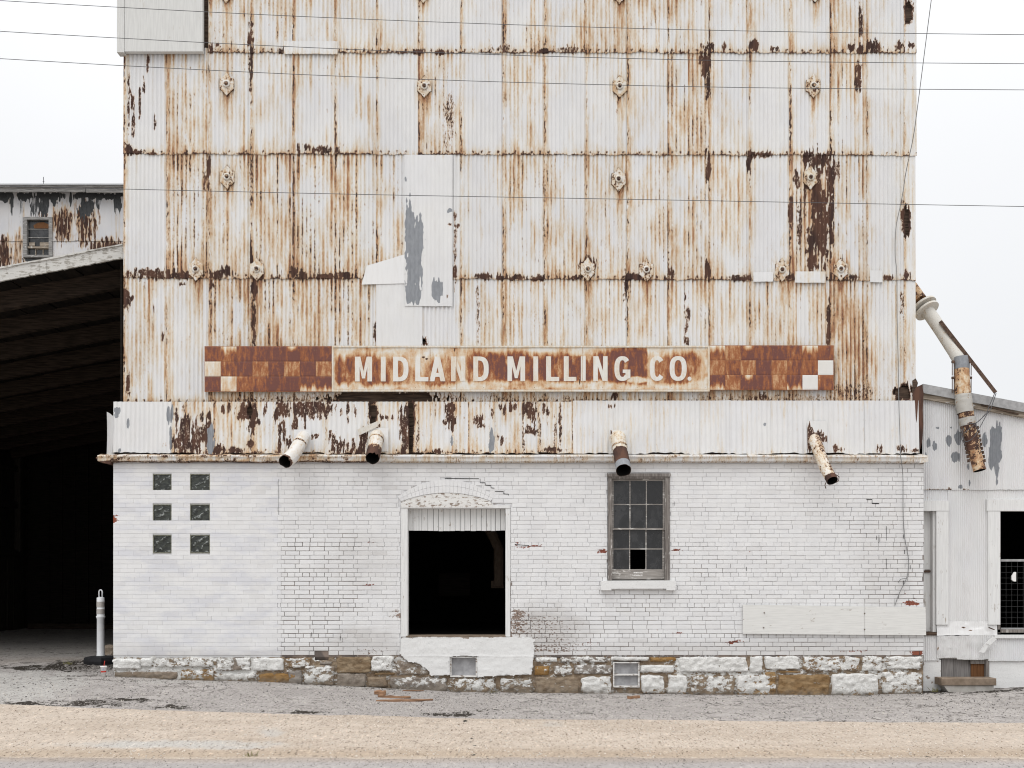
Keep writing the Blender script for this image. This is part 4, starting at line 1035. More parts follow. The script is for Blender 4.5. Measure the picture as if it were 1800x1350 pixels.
# ---- iron anchor plates of the tie rods
def anchor(cx, cy, proto=[]):
    if not proto:
        o0 = np.array(P(0, 0, YT - .03)); S_ = S * fy(YT)
        out = [(0, -21), (4.5, -15), (8, -11), (12.3, -10), (12.6, -3), (12.6, 8.5), (8.8, 11.5), (4.6, 16), (0, 21), (-4.6, 16), (-8.8, 11.5), (-12.6, 8.5), (-12.6, -3), (-12.3, -10), (-8, -11), (-4.5, -15)]
        n = len(out); vv = []
        for sc_, y in ((1, 0.02), (1, -.012), (.93, -.019), (.55, -.019)):
            vv += [(x * sc_ * S_, y, -z * sc_ * S_) for x, z in out]
        ff = [(k * n + i, (k + 1) * n + i, (k + 1) * n + (i + 1) % n, k * n + (i + 1) % n) for k in range(3) for i in range(n)] + [tuple(3 * n + i for i in range(n - 1, -1, -1))]
        ww = [(.55, .52, 0, .15)] * n + [(.42, .34, 0, .1)] * n + [(.25, .12, 0, .1)] * n + [(.22, .15, 0, 0)] * n
        proto.append((vv, ff, ww))
        n = 14; rv, rf = [], []
        for r_, y in ((6.2, -.026), (6.2, -.038), (4.0, -.042), (3.2, -.030)): rv += [(math.cos(2 * math.pi * k / n) * r_ * S_, y, math.sin(2 * math.pi * k / n) * r_ * S_) for k in range(n)]
        rf = [(j * n + k, j * n + (k + 1) % n, (j + 1) * n + (k + 1) % n, (j + 1) * n + k) for j in range(3) for k in range(n)]
        proto.append((rv, rf, [(.2, .2, 0, 0)] * len(rv)))
        b = MB(); b.box(-2.3 * S_, 2.3 * S_, -.06, -.028, -2.2 * S_, 1.6 * S_, (.75, .42, 0, .3)); proto.append((b.v, b.f, b.w))
    c = np.array(P(cx, cy, YT)); c[1] = YT - .012
    vv, ff, ww = proto[0]
    pw = [(min(1, a + random.uniform(-.1, .25)), b + random.uniform(-.10, .42) * (random.random() < .75), 0, d) for a, b, _, d in ww]
    o = mesh_obj('anchor_plate', np.array(vv) * [1, 1, random.uniform(.95, 1.05)] + c, ff, M_pipe, mill, False, pw)
    mesh_obj('washer', np.array(proto[1][0]) + c, proto[1][1], M_pipe, o, True, proto[1][2])
    mesh_obj('bolt', np.array(proto[2][0]) + c, proto[2][1], M_pipe, o, False, proto[2][2])
for cx, cy in NAILS: anchor(cx, cy)

# ---- dark inside, side and back walls
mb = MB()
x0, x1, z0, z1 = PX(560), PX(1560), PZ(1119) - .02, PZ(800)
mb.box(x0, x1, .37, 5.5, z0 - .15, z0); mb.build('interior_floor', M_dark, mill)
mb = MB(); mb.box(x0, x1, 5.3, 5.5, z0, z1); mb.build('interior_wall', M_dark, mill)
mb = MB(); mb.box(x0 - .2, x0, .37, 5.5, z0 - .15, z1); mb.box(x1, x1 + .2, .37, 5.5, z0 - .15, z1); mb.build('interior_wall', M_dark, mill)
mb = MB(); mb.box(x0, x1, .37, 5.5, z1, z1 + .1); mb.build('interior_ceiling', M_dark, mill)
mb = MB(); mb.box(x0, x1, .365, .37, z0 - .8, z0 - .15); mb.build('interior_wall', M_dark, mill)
mb = MB(); mb.tube([P(858, 925, 2.5), P(868, 945, 2.5), P(877, 965, 2.5), P(877, 1030, 2.5)], .09, 10); mb.build('interior_pipe', M_dust, mill)
mb = MB(); mb.box(PX(772, 3.5), PX(826, 3.5), 3.4, 3.44, PZ(1047, 3.5), PZ(1007, 3.5)); mb.build('interior_notice_board', M_wood_shed, mill)
mb = MB(); mb.box(PX(863, 2.6), PX(886, 2.6), 2.7, 2.9, PZ(1034, 2.6), PZ(1021, 2.6)); mb.build('interior_duct_box', M_dust, mill)
for xa, xb2 in ((PX(199.5), PX(199.5) + .3), (PX(1623) - .3, PX(1623))):
    mb = MB(); mb.box(xa, xb2, .362, 10, -.3, PZ(812), (.1, 0, 0, 0)); mb.build('side_wall', M_brick, mill)
for xa, xb2 in ((PX(219), PX(219) + .1), (PX(1606) - .1, PX(1606))):
    mb = MB(); mb.box(xa, xb2, .165, 10, PZ(812), PZ(-125), (.3, .1, 0, .1)); mb.build('side_wall', M_rust, mill)
mb = MB(); mb.box(PX(200), PX(1623), 10.0, 10.2, -.3, PZ(-125), (.3, .1, 0, .1)); mb.build('back_wall', M_rust, mill)
mb = MB(); mb.box(PX(212), PX(1612), .02, 10.3, PZ(-125), PZ(-131), (.3, .1, 0, .1)); mb.build('roof', M_zinc, mill)
mb = MB(); mb.box(PX(200), PX(1623), .17, 9.99, PZ(811), PZ(800)); mb.build('upper_floor', M_dark, mill)

# ------------------------------------------------------------------ the long sign
sign = thing('sign', 'long rust-stained sign reading MIDLAND MILLING CO. between two checkered panels', 'sign', (0, -.02, PZ(700)))
YS = -.015
def panel(name, x0, x1, y0, y1, Rf, parent, y=YS, step=1.2, thick=.03):
    nx = max(4, int((x1 - x0) / step)); ny = max(4, int((y1 - y0) / step))
    px, py = np.meshgrid(np.linspace(x0, x1, nx), np.linspace(y0, y1, ny))
    w = np.zeros(px.shape + (4,)); w[..., 0], w[..., 1] = Rf(px, py)
    w[..., 3] = .08
    edge = (px <= x0) | (px >= x1) | (py <= y0) | (py >= y1)
    yy = np.where(edge, y + thick, y) + (fbm(px / 70, py / 50, 5) - .5) * .004 * (~edge)
    return grid_obj(name, np.stack([(px - 900) * S * fy(y), yy, ZE + (HZ - py) * S * fy(y)], -1), M_sign, parent, w, flip=True)
def Rname(px, py):
    XK = [586, 590, 597, 605, 612, 622, 645, 668, 690, 715, 733, 745, 760, 790, 803, 815, 822, 832, 860, 880, 905, 950, 1000, 1035, 1060, 1095, 1136, 1139, 1160, 1190, 1220, 1236, 1246]
    RK = [.3, .75, 1.05, .85, 1.05, .76, .88, .92, .76, .70, .56, .60, .84, .82, .66, .55, .72, .82, .98, 1.02, .95, 1.02, 1.0, .92, .97, 1.05, 1.05, .62, .76, .88, .92, .62, .20]
    TK = [640, 626, 622, 630, 622, 618, 614, 622, 622, 622, 628, 628, 628, 622, 630, 632, 616, 611, 612, 618, 610, 624, 612, 626, 611, 606, 604, 622, 622, 618, 616, 622, 650]
    BK = [660, 672, 676, 670, 678, 670, 680, 674, 677, 676, 676, 676, 680, 676, 672, 668, 672, 671, 672, 668, 671, 670, 671, 670, 669, 674, 676, 668, 676, 676, 672, 668, 660]
    base = .97 * np.interp(px, XK, RK) * (.80 + .36 * fbm(px / 7, py / 40, 6))
    streak = (vn(px / 3.0, py * 0, 4) - .5) * 9
    top = np.interp(px, XK, TK) - 6 + streak; bot = np.interp(px, XK, BK) + 3 + streak * .5
    R = base * np.clip((py - top + 3) / 20, 0, 1) * np.clip((bot - py) / 10 + .4, 0, 1)
    R = np.maximum(R, .12 + .5 * np.clip(fbm(px / 20, py / 13, 3) * 2 - .62, 0, 1)) + .10 * np.clip(fbm(px / 26, py / 14, 8) * 2 - .6, 0, 1)
    R = np.maximum(R, .35 * np.exp(-((py - 676) / 4) ** 2) * vn(px / 16, py * 0, 9))
    R = R + .3 * np.exp(-(686 - py) / 2.5) * vn(px / 12, py * 0, 2) * (px > 860)
    R = R * (1 - .8 * np.clip(spots(px, py, [(1120, 668, 18, 6, .9), (955, 615, 30, 4, .5), (1020, 618, 20, 7, .6), (865, 616, 10, 3, .4)], .4, 14, 5, 4), 0, 1))
    Gd = spots(px, py, [(744, 628, 3, 1.6, 1), (750, 631, 3, 1.6, 1), (731, 633, 1.5, 2, 1), (735, 641, 2, 1, .9), (675, 640, 1.5, 1.5, .9), (799, 615, 1, 4, .9), (756, 680, 1, 5, .7), (1019, 671, 1.2, 7, .7), (1025, 633, 1.2, 5, .7)], .3, 3, 3, 2)
    nails = np.exp(-(((px - 595) % 30 - 15) / 1.0) ** 2) * np.exp(-((py - 681) / 1.1) ** 2) + np.exp(-(((px - 595) % 30 - 15) / .9) ** 2) * np.exp(-((py - 613.5) / .9) ** 2) * .7
    R = R * (1 - .28 * np.clip((fbm(px / 9, py / 22, 61) - .54) * 4, 0, 1))
    return np.clip(R, 0, 1.0), np.maximum(Gd, nails * .75)
np_ = panel('name_panel', 585, 1246, 610, 686, Rname, sign)
mb = MB()
for a, b, c, d in ((583.5, 1247.2, 608, 611), (583.5, 1247.2, 685, 688.3), (583.5, 586.5, 611, 685), (1244, 1247.2, 611, 685)): mb.box(PX(a, YS), PX(b, YS), YS - .012, YS + .05, PZ(d, YS), PZ(c, YS), (.26, .08, 0, .08))
mb.build('panel_frame', M_sign, np_)
mb = MB()
for x in (802.5, 1024, 756): mb.box(PX(x - .3, YS), PX(x + .3, YS), YS - .007, YS + .02, PZ(685, YS), PZ(611, YS), (.5, .3, 0, .2))
mb.build('panel_joint', M_sign, np_)
# letters as thin raised plates
def letter(ch, x0, x1, yt_, yb_):
    W, H = x1 - x0, yb_ - yt_; w = 8.6
    q = []
    def rect(a, b, c, d): q.append([(a, c), (b, c), (b, d), (a, d)])
    def ring(t0, t1, W_=W, off=0, n=22, xin=None):
        for k in range(n):
            a0 = math.radians(t0 + (t1 - t0) * k / n); a1 = math.radians(t0 + (t1 - t0) * (k + 1) / n)
            def pt(a, rx, ry):
                c, s_ = math.cos(a), math.sin(a); e = .80
                return (W_ / 2 + off + rx * math.copysign(abs(c) ** e, c), H / 2 + ry * math.copysign(abs(s_) ** e, s_))
            q.append([pt(a0, W_ / 2, H / 2), pt(a1, W_ / 2, H / 2), pt(a1, W_ / 2 - w, H / 2 - w * .82), pt(a0, W_ / 2 - w, H / 2 - w * .82)])
    if ch == 'I': rect(0, W, 0, H)
    elif ch == 'L': rect(0, w, 0, H); rect(w, W, 0, w * .85)
    elif ch == 'M': q.append([(0, 0), (0, H), (w * 1.1, H), (W / 2, H * .42), (W - w * 1.1, H), (W, H), (W, 0), (W - w * .95, 0), (W - w * .95, H * .60), (W / 2 + 2.6, H * .12), (W / 2 - 2.6, H * .12), (w * .95, H * .60), (w * .95, 0)])
    elif ch == 'N': q.append([(0, 0), (0, H), (w * 1.02, H), (W - w * .92, H * .40), (W - w * .92, H), (W, H), (W, 0), (W - w * 1.02, 0), (w * .92, H * .60), (w * .92, 0)])
    elif ch == 'A':
        m = H / (W / 2 - w * .5); hi = m * (W / 2 - w)
        q.append([(0, 0), (w, 0), (W / 2, hi), (W / 2, H), (W / 2 - w * .5, H)]); q.append([(W, 0), (W / 2 + w * .5, H), (W / 2, H), (W / 2, hi), (W - w, 0)])
        y0, y1 = H * .18, H * .34
        q.append([(w + y0 / m, y0), (W - w - y0 / m, y0), (W - w - y1 / m, y1), (w + y1 / m, y1)])
    elif ch == 'D':
        rect(0, w, 0, H); n = 18
        def pt(a, rx, ry):
            c, s_ = math.cos(a), math.sin(a); e = .72
            return (w + rx * abs(c) ** e, H / 2 + ry * math.copysign(abs(s_) ** e, s_))
        for k in range(n):
            a0, a1 = math.pi / 2 - math.pi * k / n, math.pi / 2 - math.pi * (k + 1) / n
            q.append([pt(a0, W - w, H / 2), pt(a1, W - w, H / 2), pt(a1, W - 2 * w, H / 2 - w * .82), pt(a0, W - 2 * w, H / 2 - w * .82)])
    elif ch == 'O': ring(0, 360, n=34)
    elif ch == 'C': ring(38, 322, n=28)
    elif ch == 'G': ring(38, 318, n=28); rect(W - w, W, H * .10, H * .46); rect(W * .52, W - w, H * .32, H * .46)
    elif ch == '.': q.append([(W / 2 + W / 2 * math.cos(a), H / 2 + H / 2 * math.sin(a)) for a in [2 * math.pi * k / 14 for k in range(14)]])
    mb = MB()
    for i, poly in enumerate(q):
        mb.prism([(PX(x0 + x, YS), PZ(yb_ - y, YS)) for x, y in poly], YS - .0038 - .00012 * i, YS + .004, (random.uniform(.10, .20), 0, 0, .05))
    mb.build('letter', M_sign, np_)
for ch, a, b in (('M', 624, 654), ('I', 669.5, 678), ('D', 691, 718), ('L', 730, 753), ('A', 755, 783), ('N', 793, 818), ('D', 832, 859), ('M', 892, 923), ('I', 937.5, 946), ('L', 960, 983), ('L', 991, 1013), ('I', 1021, 1029.5), ('N', 1043, 1068), ('G', 1080, 1108), ('C', 1142, 1168), ('O', 1177, 1207)):
    yo = 1.0 * (1 - (a - 624) / 580)
    letter(ch, a, b, 626 + yo, 669.5 + yo)
letter('.', 1208.5, 1215.5, 662, 669.5)

def checker(x0, x1, y0, y1, table, parent, sd):
    n = 8
    back = MB(); back.box(PX(x0 - .6, YS), PX(x1 + .6, YS), YS + .003, YS + .03, PZ(y1 + .6, YS), PZ(y0 - .6, YS), (.9, .3, 0, 0))
    pn = back.build('checker_panel', M_sign, parent)
    for r_, row in enumerate(table):
        for c_, k in enumerate(row.split()):
            a, b = x0 + (x1 - x0) * c_ / n, x0 + (x1 - x0) * (c_ + 1) / n
            c, d = y0 + (y1 - y0) * r_ / 3, y0 + (y1 - y0) * (r_ + 1) / 3
            jit = random.uniform(-.035, .035)
            def Rf(px, py, k=k, c=c, d=d, jit=jit):
                nz = fbm(px / 5, py / 16, sd + r_) - .5; v_ = (py - c) / (d - c)
                st = (vn(px / 3.2, py * 0 + sd, 4) - .5) * .5
                if k == 'D': R = jit + 1.0 + nz * .16 + st * .06
                elif k == 'B': R = jit + .90 + nz * .22 + st * .08
                elif k == 'O': R = jit + .76 + nz * .20 + st * .08
                elif k == 'W': R = .36 + nz * .5
                elif k == 'X': R = .05 + nz * .15
                elif k == 'T': R = np.clip(.22 + (v_ + st) * 1.3, .15, .88) + nz * .3          # white top, rust below
                elif k == 'U': R = np.clip(1.05 - (v_ + st - .55) * 1.5, .35, 1.0) + nz * .3    # rust top, white below
                elif k == 'S': R = 1.0 - .75 * np.clip(1.2 - np.hypot((px - (a + b) / 2) / 9, (py - c) / 9), 0, 1) + nz * .2
                Gd = .03 * np.ones_like(px) + .25 * (nz > .36)
                return np.clip(R, 0, 1.08), Gd
            panel('checker_square', a + .12, b - .12, c + .12, d - .12, Rf, pn, YS - .001 - .0006 * ((r_ + c_) % 2), 1.4, .003)
checker(360, 583, 609, 688, ['D T D D D S B D', 'W B D O D O D O', 'D W B B D D U U'], sign, 3)
checker(1247.6, 1465, 607.5, 685, ['T O S D D B T B', 'O B O D O B B X', 'U O S D O U X B'], sign, 8)

# white nailed board low on the brick wall
bd = thing('board', 'long plain white painted board nailed low across the brick wall', 'board', (PX(1465), -.05, PZ(1114)))
mb = MB(); mb.quadbox(P(1306, 1114, -.045), P(1520, 1116, -.045), P(1520, 1066, -.045), P(1306, 1063, -.045), .028); mb.build('plank', M_wood_whiteh, bd)
mb = MB(); mb.quadbox(P(1520.6, 1116, -.052), P(1628, 1116.5, -.052), P(1627, 1067, -.052), P(1520.6, 1066, -.052), .03); mb.build('plank', M_wood_whiteh, bd)
mb = MB()
for x, y in ((1342, 1077), (1341, 1103), (1518, 1078), (1518, 1106)): mb.box(PX(x - .9), PX(x + .9), -.056, -.04, PZ(y + .9), PZ(y - .9), (.5, .3, 0, 0))
mb.build('nail', M_iron, bd)

# ------------------------------------------------------------------ spouts
def spout(label, path, rad, parent=None, name='grain_spout', wearf=None, torn=.0, n=22, seed_=1, tip=None, bands=(.45,), group='grain spouts poking out of the front wall'):
    t = thing(name, label, 'spout', path[0], group)
    pts = smooth_path(path, 7)
    pv, fr = frames(pts)
    m = len(pts); rr = np.interp(np.linspace(0, 1, m), np.linspace(0, 1, len(rad)), rad)
    V = np.zeros((m, n + 1, 3)); W_ = np.zeros((m, n + 1, 4)); Vi = V.copy()
    r = np.random.default_rng(seed_)
    for i in range(m):
        for k in range(n + 1):
            a = 2 * math.pi * k / n
            d = fr[i][0] * math.cos(a) + fr[i][1] * math.sin(a)
            wob = 1 + (float(vn(i * .6, (k % n) * .9, seed_)) - .5) * .09
            p = pv[i] + d * rr[i] * wob
            if i >= m - 2 and torn:
                tg = (pv[-1] - pv[-2]).normalized(); p = p + tg * (float(vn((k % n) * 1.1, 3.3, seed_ + 4)) - .5) * torn
            V[i, k] = p; Vi[i, k] = p - d * .006
            tt = i / (m - 1); 
            R = .18 + .35 * float(vn(i * .5, (k % n) * .7, seed_ + 1)); Gd = .15 + .35 * float(vn(i * .45, (k % n) * .8, seed_ + 2))
            W_[i, k] = wearf(tt, a, R, Gd) if wearf else (R, Gd, 0, .05)
    o = grid_obj('pipe', V, M_pipe, t, W_)
    Wi = W_.copy(); Wi[..., 0] = .8; Wi[..., 1] = 1.0
    grid_obj('pipe_lining', Vi, M_dark, t, Wi)
    lip = np.stack([V[-1], Vi[-1]], 0); grid_obj('pipe_rim', lip, M_iron, t, np.stack([Wi[-1], Wi[-1]], 0))
    for q in bands:
        i = int(q * (m - 1)); tg = (pv[min(i + 1, m - 1)] - pv[max(i - 1, 0)]).normalized()
        v_, f_, _ = tube_geo([pv[i] - tg * .012, pv[i] + tg * .012], [rr[i] * 1.06] * 2, n); mesh_obj('pipe_band', v_, f_, M_pipe, t, False, [(.5, .35, 0, .2)] * len(v_))
    return t, pts, fr
spout('white elbow spout leaning left out of the wall under the MIDLAND sign, torn black mouth', [P(534, 768, .06), P(532, 771, -.08), P(524, 785, -.22), P(513, 802, -.40), P(501, 812, -.56)], [.098, .098, .100, .102, .098], seed_=2, torn=.05, wearf=lambda t, a, R, Gd: (.06 + R * .25, Gd * .45 + (t > .95) * .6, 0, .05))
spout('short white spout with rusty ripped mouth left of the loading door', [P(662, 766, .06), P(662, 770, -.08), P(659, 786, -.24), P(655, 805, -.46)], [.105, .105, .105, .102], seed_=5, torn=.06, wearf=lambda t, a, R, Gd: (.10 + R * .3 + .5 * (t > .72), Gd * .6 + .55 * np.clip((t - .68) * 5, 0, 1), 0, .08))
spout('brown and galvanised spout hanging over the sash window', [P(1086, 769, .06), P(1087, 772, -.07), P(1090, 792, -.20), P(1094, 812, -.36), P(1096, 827, -.50)], [.112, .112, .108, .110, .112], seed_=7, torn=.02, wearf=lambda t, a, R, Gd: (.15 + R * .3 + .6 * (.5 < t < .8), Gd * .6 + 1.0 * (.52 < t < .80), 1.0 * (t >= .80), .08))
tD, ptsD, frD = spout('long streaked spout slanting right, with black round mouth above the white board', [P(1431, 772, .06), P(1433, 776, -.06), P(1441, 797, -.22), P(1450, 820, -.40), P(1463, 845, -.60)], [.088, .088, .084, .084, .082], seed_=9, wearf=lambda t, a, R, Gd: (.15 + R * .4 + .7 * (t > .93), Gd * .8 + .35 * np.clip(math.cos(a - .6), 0, 1) + .8 * (t > .95), 0, .08))
mb = MB(); mb.tube([P(1469, 834, -.6), P(1475, 838, -.62), P(1474, 845, -.62), P(1470, 848, -.6)], .006, 6); mb.tube([P(1452, 848, -.6), P(1450, 853, -.6), P(1452, 859, -.6)], .007, 6); mb.build('hook', M_iron, tD)

# big jointed spout off the right side of the tower
def big_spout():
    t = thing('grain_spout', 'long jointed rusty loading spout hanging off the right side of the tower', 'spout', P(1606, 512, .45))
    sec = [([P(1600, 503, .75), P(1618, 528, .62)], [.100, .100], 'pipe', (.75, .25, 0, .05), 0), ([P(1626, 541, .58), P(1642, 563, .50), P(1664, 596, .38), P(1684, 628, .24), P(1690, 640, .20)], [.100, .100, .100, .100, .100], 'pipe', (.05, .10, 0, .25), 1),
           ([P(1689, 628, .20), P(1690, 640, .19), P(1690.5, 653, .18)], [.110, .112, .112], 'sleeve', (.1, .1, 1, .1), 0), ([P(1690.5, 650, .16), P(1691.5, 673, .13), P(1693, 700, .10)], [.108, .112, .114], 'pipe', (.66, .16, 0, .05), 2),
           ([P(1693, 694, .10), P(1694, 706, .09), P(1697, 726, .07)], [.118, .126, .118], 'wrapping', (.05, .12, 0, .75), 3), ([P(1697, 722, .07), P(1700, 738, .06)], [.112, .112], 'pipe', (.75, .45, 0, .1), 0), ([P(1699.5, 735, .06), P(1702, 748, .05)], [.124, .122], 'wrapping', (.05, .12, 0, .75), 3),
           ([P(1702, 745, .04), P(1706, 764, .02), P(1712, 792, -.02)], [.108, .106, .104], 'pipe', (.80, .45, 0, .1), 4), ([P(1711, 786, -.02), P(1717, 808, -.05), P(1722, 827, -.08)], [.092, .092, .092], 'pipe', (.74, .22, 0, .1), 4)]
    for i, (p, r, nm, wv, k) in enumerate(sec):
        pts = smooth_path(p, 6); pv, fr = frames(pts); m = len(pts); n = 20
        rr = np.interp(np.linspace(0, 1, m), np.linspace(0, 1, len(r)), r)
        V = np.zeros((m, n + 1, 3)); W_ = np.zeros((m, n + 1, 4))
        for a_ in range(m):
            for b_ in range(n + 1):
                an = 2 * math.pi * b_ / n
                wob = 1 + (float(vn(a_ * 1.2, (b_ % n) * 1.3, i)) - .5) * (.13 if nm == 'wrapping' else .035)
                V[a_, b_] = pv[a_] + (fr[a_][0] * math.cos(an) + fr[a_][1] * math.sin(an)) * rr[a_] * wob
                nz = float(vn(a_ * .8, (b_ % n) * .6, i + 3)) - .5
                W_[a_, b_] = (np.clip(wv[0] + nz * .35, 0, 1), np.clip(wv[1] + nz * .5, 0, 1), wv[2] + nz * .3 * (wv[2] > 0), wv[3])
        o = grid_obj(nm, V, M_pipe, t, W_)
        if i == len(sec) - 1:
            Vi = V[-6:].copy()
            for q in range(6): Vi[q] = np.array(pv[m - 6 + q]) + (V[m - 6 + q] - np.array(pv[m - 6 + q])) * .93
            grid_obj('pipe_lining', Vi, M_dark, t); grid_obj('pipe_rim', np.stack([V[-1], Vi[-1]], 0), M_iron, t)
    # flange
    for (c0, c1, r0) in ((P(1623, 537, .60), P(1625, 539.5, .585), .20), (P(1628.5, 544.5, .565), P(1630.5, 547, .55), .19)):
        v, f, n = tube_geo([c0, c1], [r0, r0], 28); mesh_obj('flange', v, f, M_pipe, t, False, [(.12, .15, 0, .1)] * len(v))
    mb = MB(); mb.beam(P(1653, 565, .34), P(1750, 690, -.06), .035, .055); mb.build('strut', M_iron, t)
    # buckles each side of the sleeve
    for sx in (-1, 1):
        for ya, yb2 in ((636, 660), (664, 690)):
            mb = MB(); x = 1690.5 + sx * 15
            ring = [(x - 1.6, ya), (x + 1.6, ya), (x + 1.6, yb2), (x - 1.6, yb2), (x - 1.6, ya)]
            mb.tube([P(a, b, .14) for a, b in ring], .007, 5); mb.box(PX(x - 2.4, .14), PX(x + 2.4, .14), .12, .16, PZ(ya + 2, .14), PZ(ya - 2, .14)); mb.build('buckle', M_iron, t)
    wires = [[(1749, 690), (1738, 716), (1733, 728), (1712, 747), (1694, 762)], [(1751, 691), (1741, 720), (1735, 728), (1722, 752)], [(1733, 727), (1718, 742), (1703, 745)], [(1692, 763), (1696, 776), (1708, 772), (1718, 758), (1714, 746)], [(1694, 752), (1690, 770), (1697, 782)]]
    for wpts in wires:
        mb = MB(); mb.tube(smooth_path([P(a, b, -.09) for a, b in wpts], 5), .006, 5); mb.build('tie_wire', M_wire, t)
    for sx in (-1, 1):
        mb = MB()
        for k in range(9):
            tt = k / 8; c = (1704 + sx * 14 + 12 * tt, 752 + 58 * tt)
            mb.box(PX(c[0] - 1.3, 0), PX(c[0] + 1.3, 0), -.03, .01, PZ(c[1] + 2.6, 0), PZ(c[1] - 2.6, 0))
        mb.build('chain', M_iron, t)
big_spout()

# ------------------------------------------------------------------ corrugated shed on the right
YB = .26
shed = thing('corrugated_shed', 'low white corrugated shed with sloping roof to the right of the mill', 'shed', (PX(1712, YB), YB, gz(PX(1712, YB), YB).item()))
def roofy(px): return 688 + (px - 1625) * 34 / 180.0
def fsheet(x0, x1, y0a, y0b, y1a, y1b, sd, zinc=None, dark=[], bulge=None, lean=-.006, I=.03, name='metal_sheet', yb=YB, lap=0):
    return sheet(name, x0, x1, y0a, y0b, y1a, y1b, I, sd, yb, shed, mat=M_fine, lap=lap, amp=.0085, seam=.12, bottom=.10, top=.05, jag=.8, lean=lean, dark=dark, zinc=zinc, bulge=bulge, pitch=3.72, seg=6, dz=4)
ZS = [(1632, 778, 4, 9, .95), (1643, 784, 5, 7, 1.0), (1668, 775, 5, 8, 1.0), (1684, 770, 6, 12, 1.1), (1680, 803, 7, 8, 1.0), (1702, 822, 2, 6, .9), (1732, 775, 5, 13, 1.0), (1750, 785, 10, 34, 1.15), (1742, 800, 5, 22, 1), (1757, 770, 4, 26, 1.0), (1752, 822, 4, 14, .9), (1688, 856, 4, 4, .9), (1704, 850, 2, 6, .8), (1648, 752, 3, 3, .8), (1672, 752, 2, 3, .8), (1710, 722, 3, 4, .7), (1752, 848, 2, 6, .7), (1628, 800, 2, 6, .6)]
fd = [(1666, 861, 4, 3, .9), (1697, 860, 7, 2, .8), (1640, 861, 20, 1.2, .5)]
old = EXTRA; EXTRA = []
for i, (x0, x1) in enumerate(((1622, 1690), (1690, 1762), (1762, 1832), (1832, 1900), (1900, 1990), (1990, 2085))): fsheet(x0, x1, roofy(x0) + 8, roofy(x1) + 8, 861, 861, 900 + i, zinc=ZS, dark=fd)
for i, (x0, x1) in enumerate(((1622, 1668), (1736, 1830), (1830, 1900), (1900, 2085))): fsheet(x0, x1, 861, 861, 884, 884, 910 + i, yb=YB + .012)
fsheet(1666, 1739, 861, 861, 1100, 1096, 920, yb=YB + .008)
# lower skirt of dented sheets, with the bulged torn fold
fsheet(1622, 1650, 1116, 1116, 1161, 1161, 930)
def bul(px, py): return -.16 * np.exp(-((px - 1698) / 45) ** 2) * np.exp(-((py - 1116) / 18) ** 2)
def fold():
    nx, ny = 120, 34
    U, V = np.meshgrid(np.linspace(0, 1, nx), np.linspace(0, 1, ny))
    px = 1646 + (1752 - 1646) * U + (V < .4) * 0
    cren = (vn(px / 9, V * 3, 4) - .5)
    py = 1092 + 24 * V + cren * 5 * np.sin(np.pi * V) + 6 * np.abs(U - .5) ** 2 * V
    y = YB - .005 - .02 * V ** 1.6 + cren * .012 * np.sin(np.pi * V) + .003 * np.cos(2 * np.pi * px / 3.72) * (1 - V)
    w = np.zeros(px.shape + (4,)); w[..., 1] = spots(px, py, [(1693, 1103, 4, 1.5, .7), (1705, 1108, 3, 1.2, .7)], .4, 3, 3, 1); w[..., 3] = .05
    f_ = fy(YB); grid_obj('folded_sheet', np.stack([(px - 900) * S * f_, y, ZE + (HZ - py) * S * f_], -1), M_fine, shed, w, flip=True)
    ny = 22; U, V = np.meshgrid(np.linspace(0, 1, 180), np.linspace(0, 1, ny))
    px = 1646 + (1752 - 1646) * U
    py0 = 1116 + 6 * np.abs(U - .5) ** 2 + (vn(px / 9, px * 0 + 3, 4) - .5) * 3
    py = py0 + (1157 - U * 2 + (px > 1682) * 3 + (vn(px / 20, px * 0, 6) - .5) * 3 - py0) * V
    y = YB - .025 + .012 * V + .008 * np.cos(2 * np.pi * px / 3.72) + (fbm(px / 18, py / 14, 3) - .5) * .022
    w = np.zeros(px.shape + (4,)); w[..., 3] = .05 + .25 * fbm(px / 8, py / 20, 3); w[..., 1] = spots(px, py, [(1648, 1140, 2, 4, .5)], .4, 3, 3, 1)
    grid_obj('folded_sheet', np.stack([(px - 900) * S * f_, y, ZE + (HZ - py) * S * f_], -1), M_fine, shed, w, flip=True)
fold()
fsheet(1738, 1820, 1122, 1122, 1162, 1162, 940, yb=YB - .01); fsheet(1820, 2085, 1122, 1122, 1162, 1162, 941, yb=YB - .01); fsheet(1889, 2085, 884, 884, 1122, 1122, 942, yb=YB + .008)
EXTRA = old
# doorway casings
def bx(name, x0, x1, y0, y1, ya, yb2, mat, parent=shed, w=(0, 0, 0, 0)):
    m = MB(); m.box(PX(x0, ya), PX(x1, ya), ya, yb2, PZ(y1, ya), PZ(y0, ya), w); return m.build(name, mat, parent)
dfr = bx('door_frame', 1646, 1667.5, 898.5, 1098, YB - .035, YB + .10, M_wood_white)
bx('door_header', 1622, 1668, 880, 898, YB - .04, YB + .10, M_wood_white)
bx('door_jamb', 1639.5, 1646, 898.5, 1112, YB + .02, YB + .20, M_wood_white)
dd = bx('door', 1622, 1638.4, 899, 1110, YB + .12, YB + .16, M_wood_white)
m = MB(); m.beam(P(1624, 1004, YB + .11), P(1639, 1004, YB + .11), .02, .022); m.tube([P(1626, 1002, YB + .1), P(1634, 1002, YB + .1), P(1634, 1006, YB + .1), P(1626, 1006, YB + .1), P(1626, 1002, YB + .1)], .006, 5); m.build('latch', M_iron, dd)
bx('door_sill', 1622, 1647, 1111, 1117, YB - .02, YB + .2, M_wood_dark)
bx('opening_frame', 1737, 1758.5, 898.5, 1098, YB - .035, YB + .14, M_wood_white)
bx('opening_header', 1735.5, 1890, 878, 898, YB - .04, YB + .14, M_wood_white)
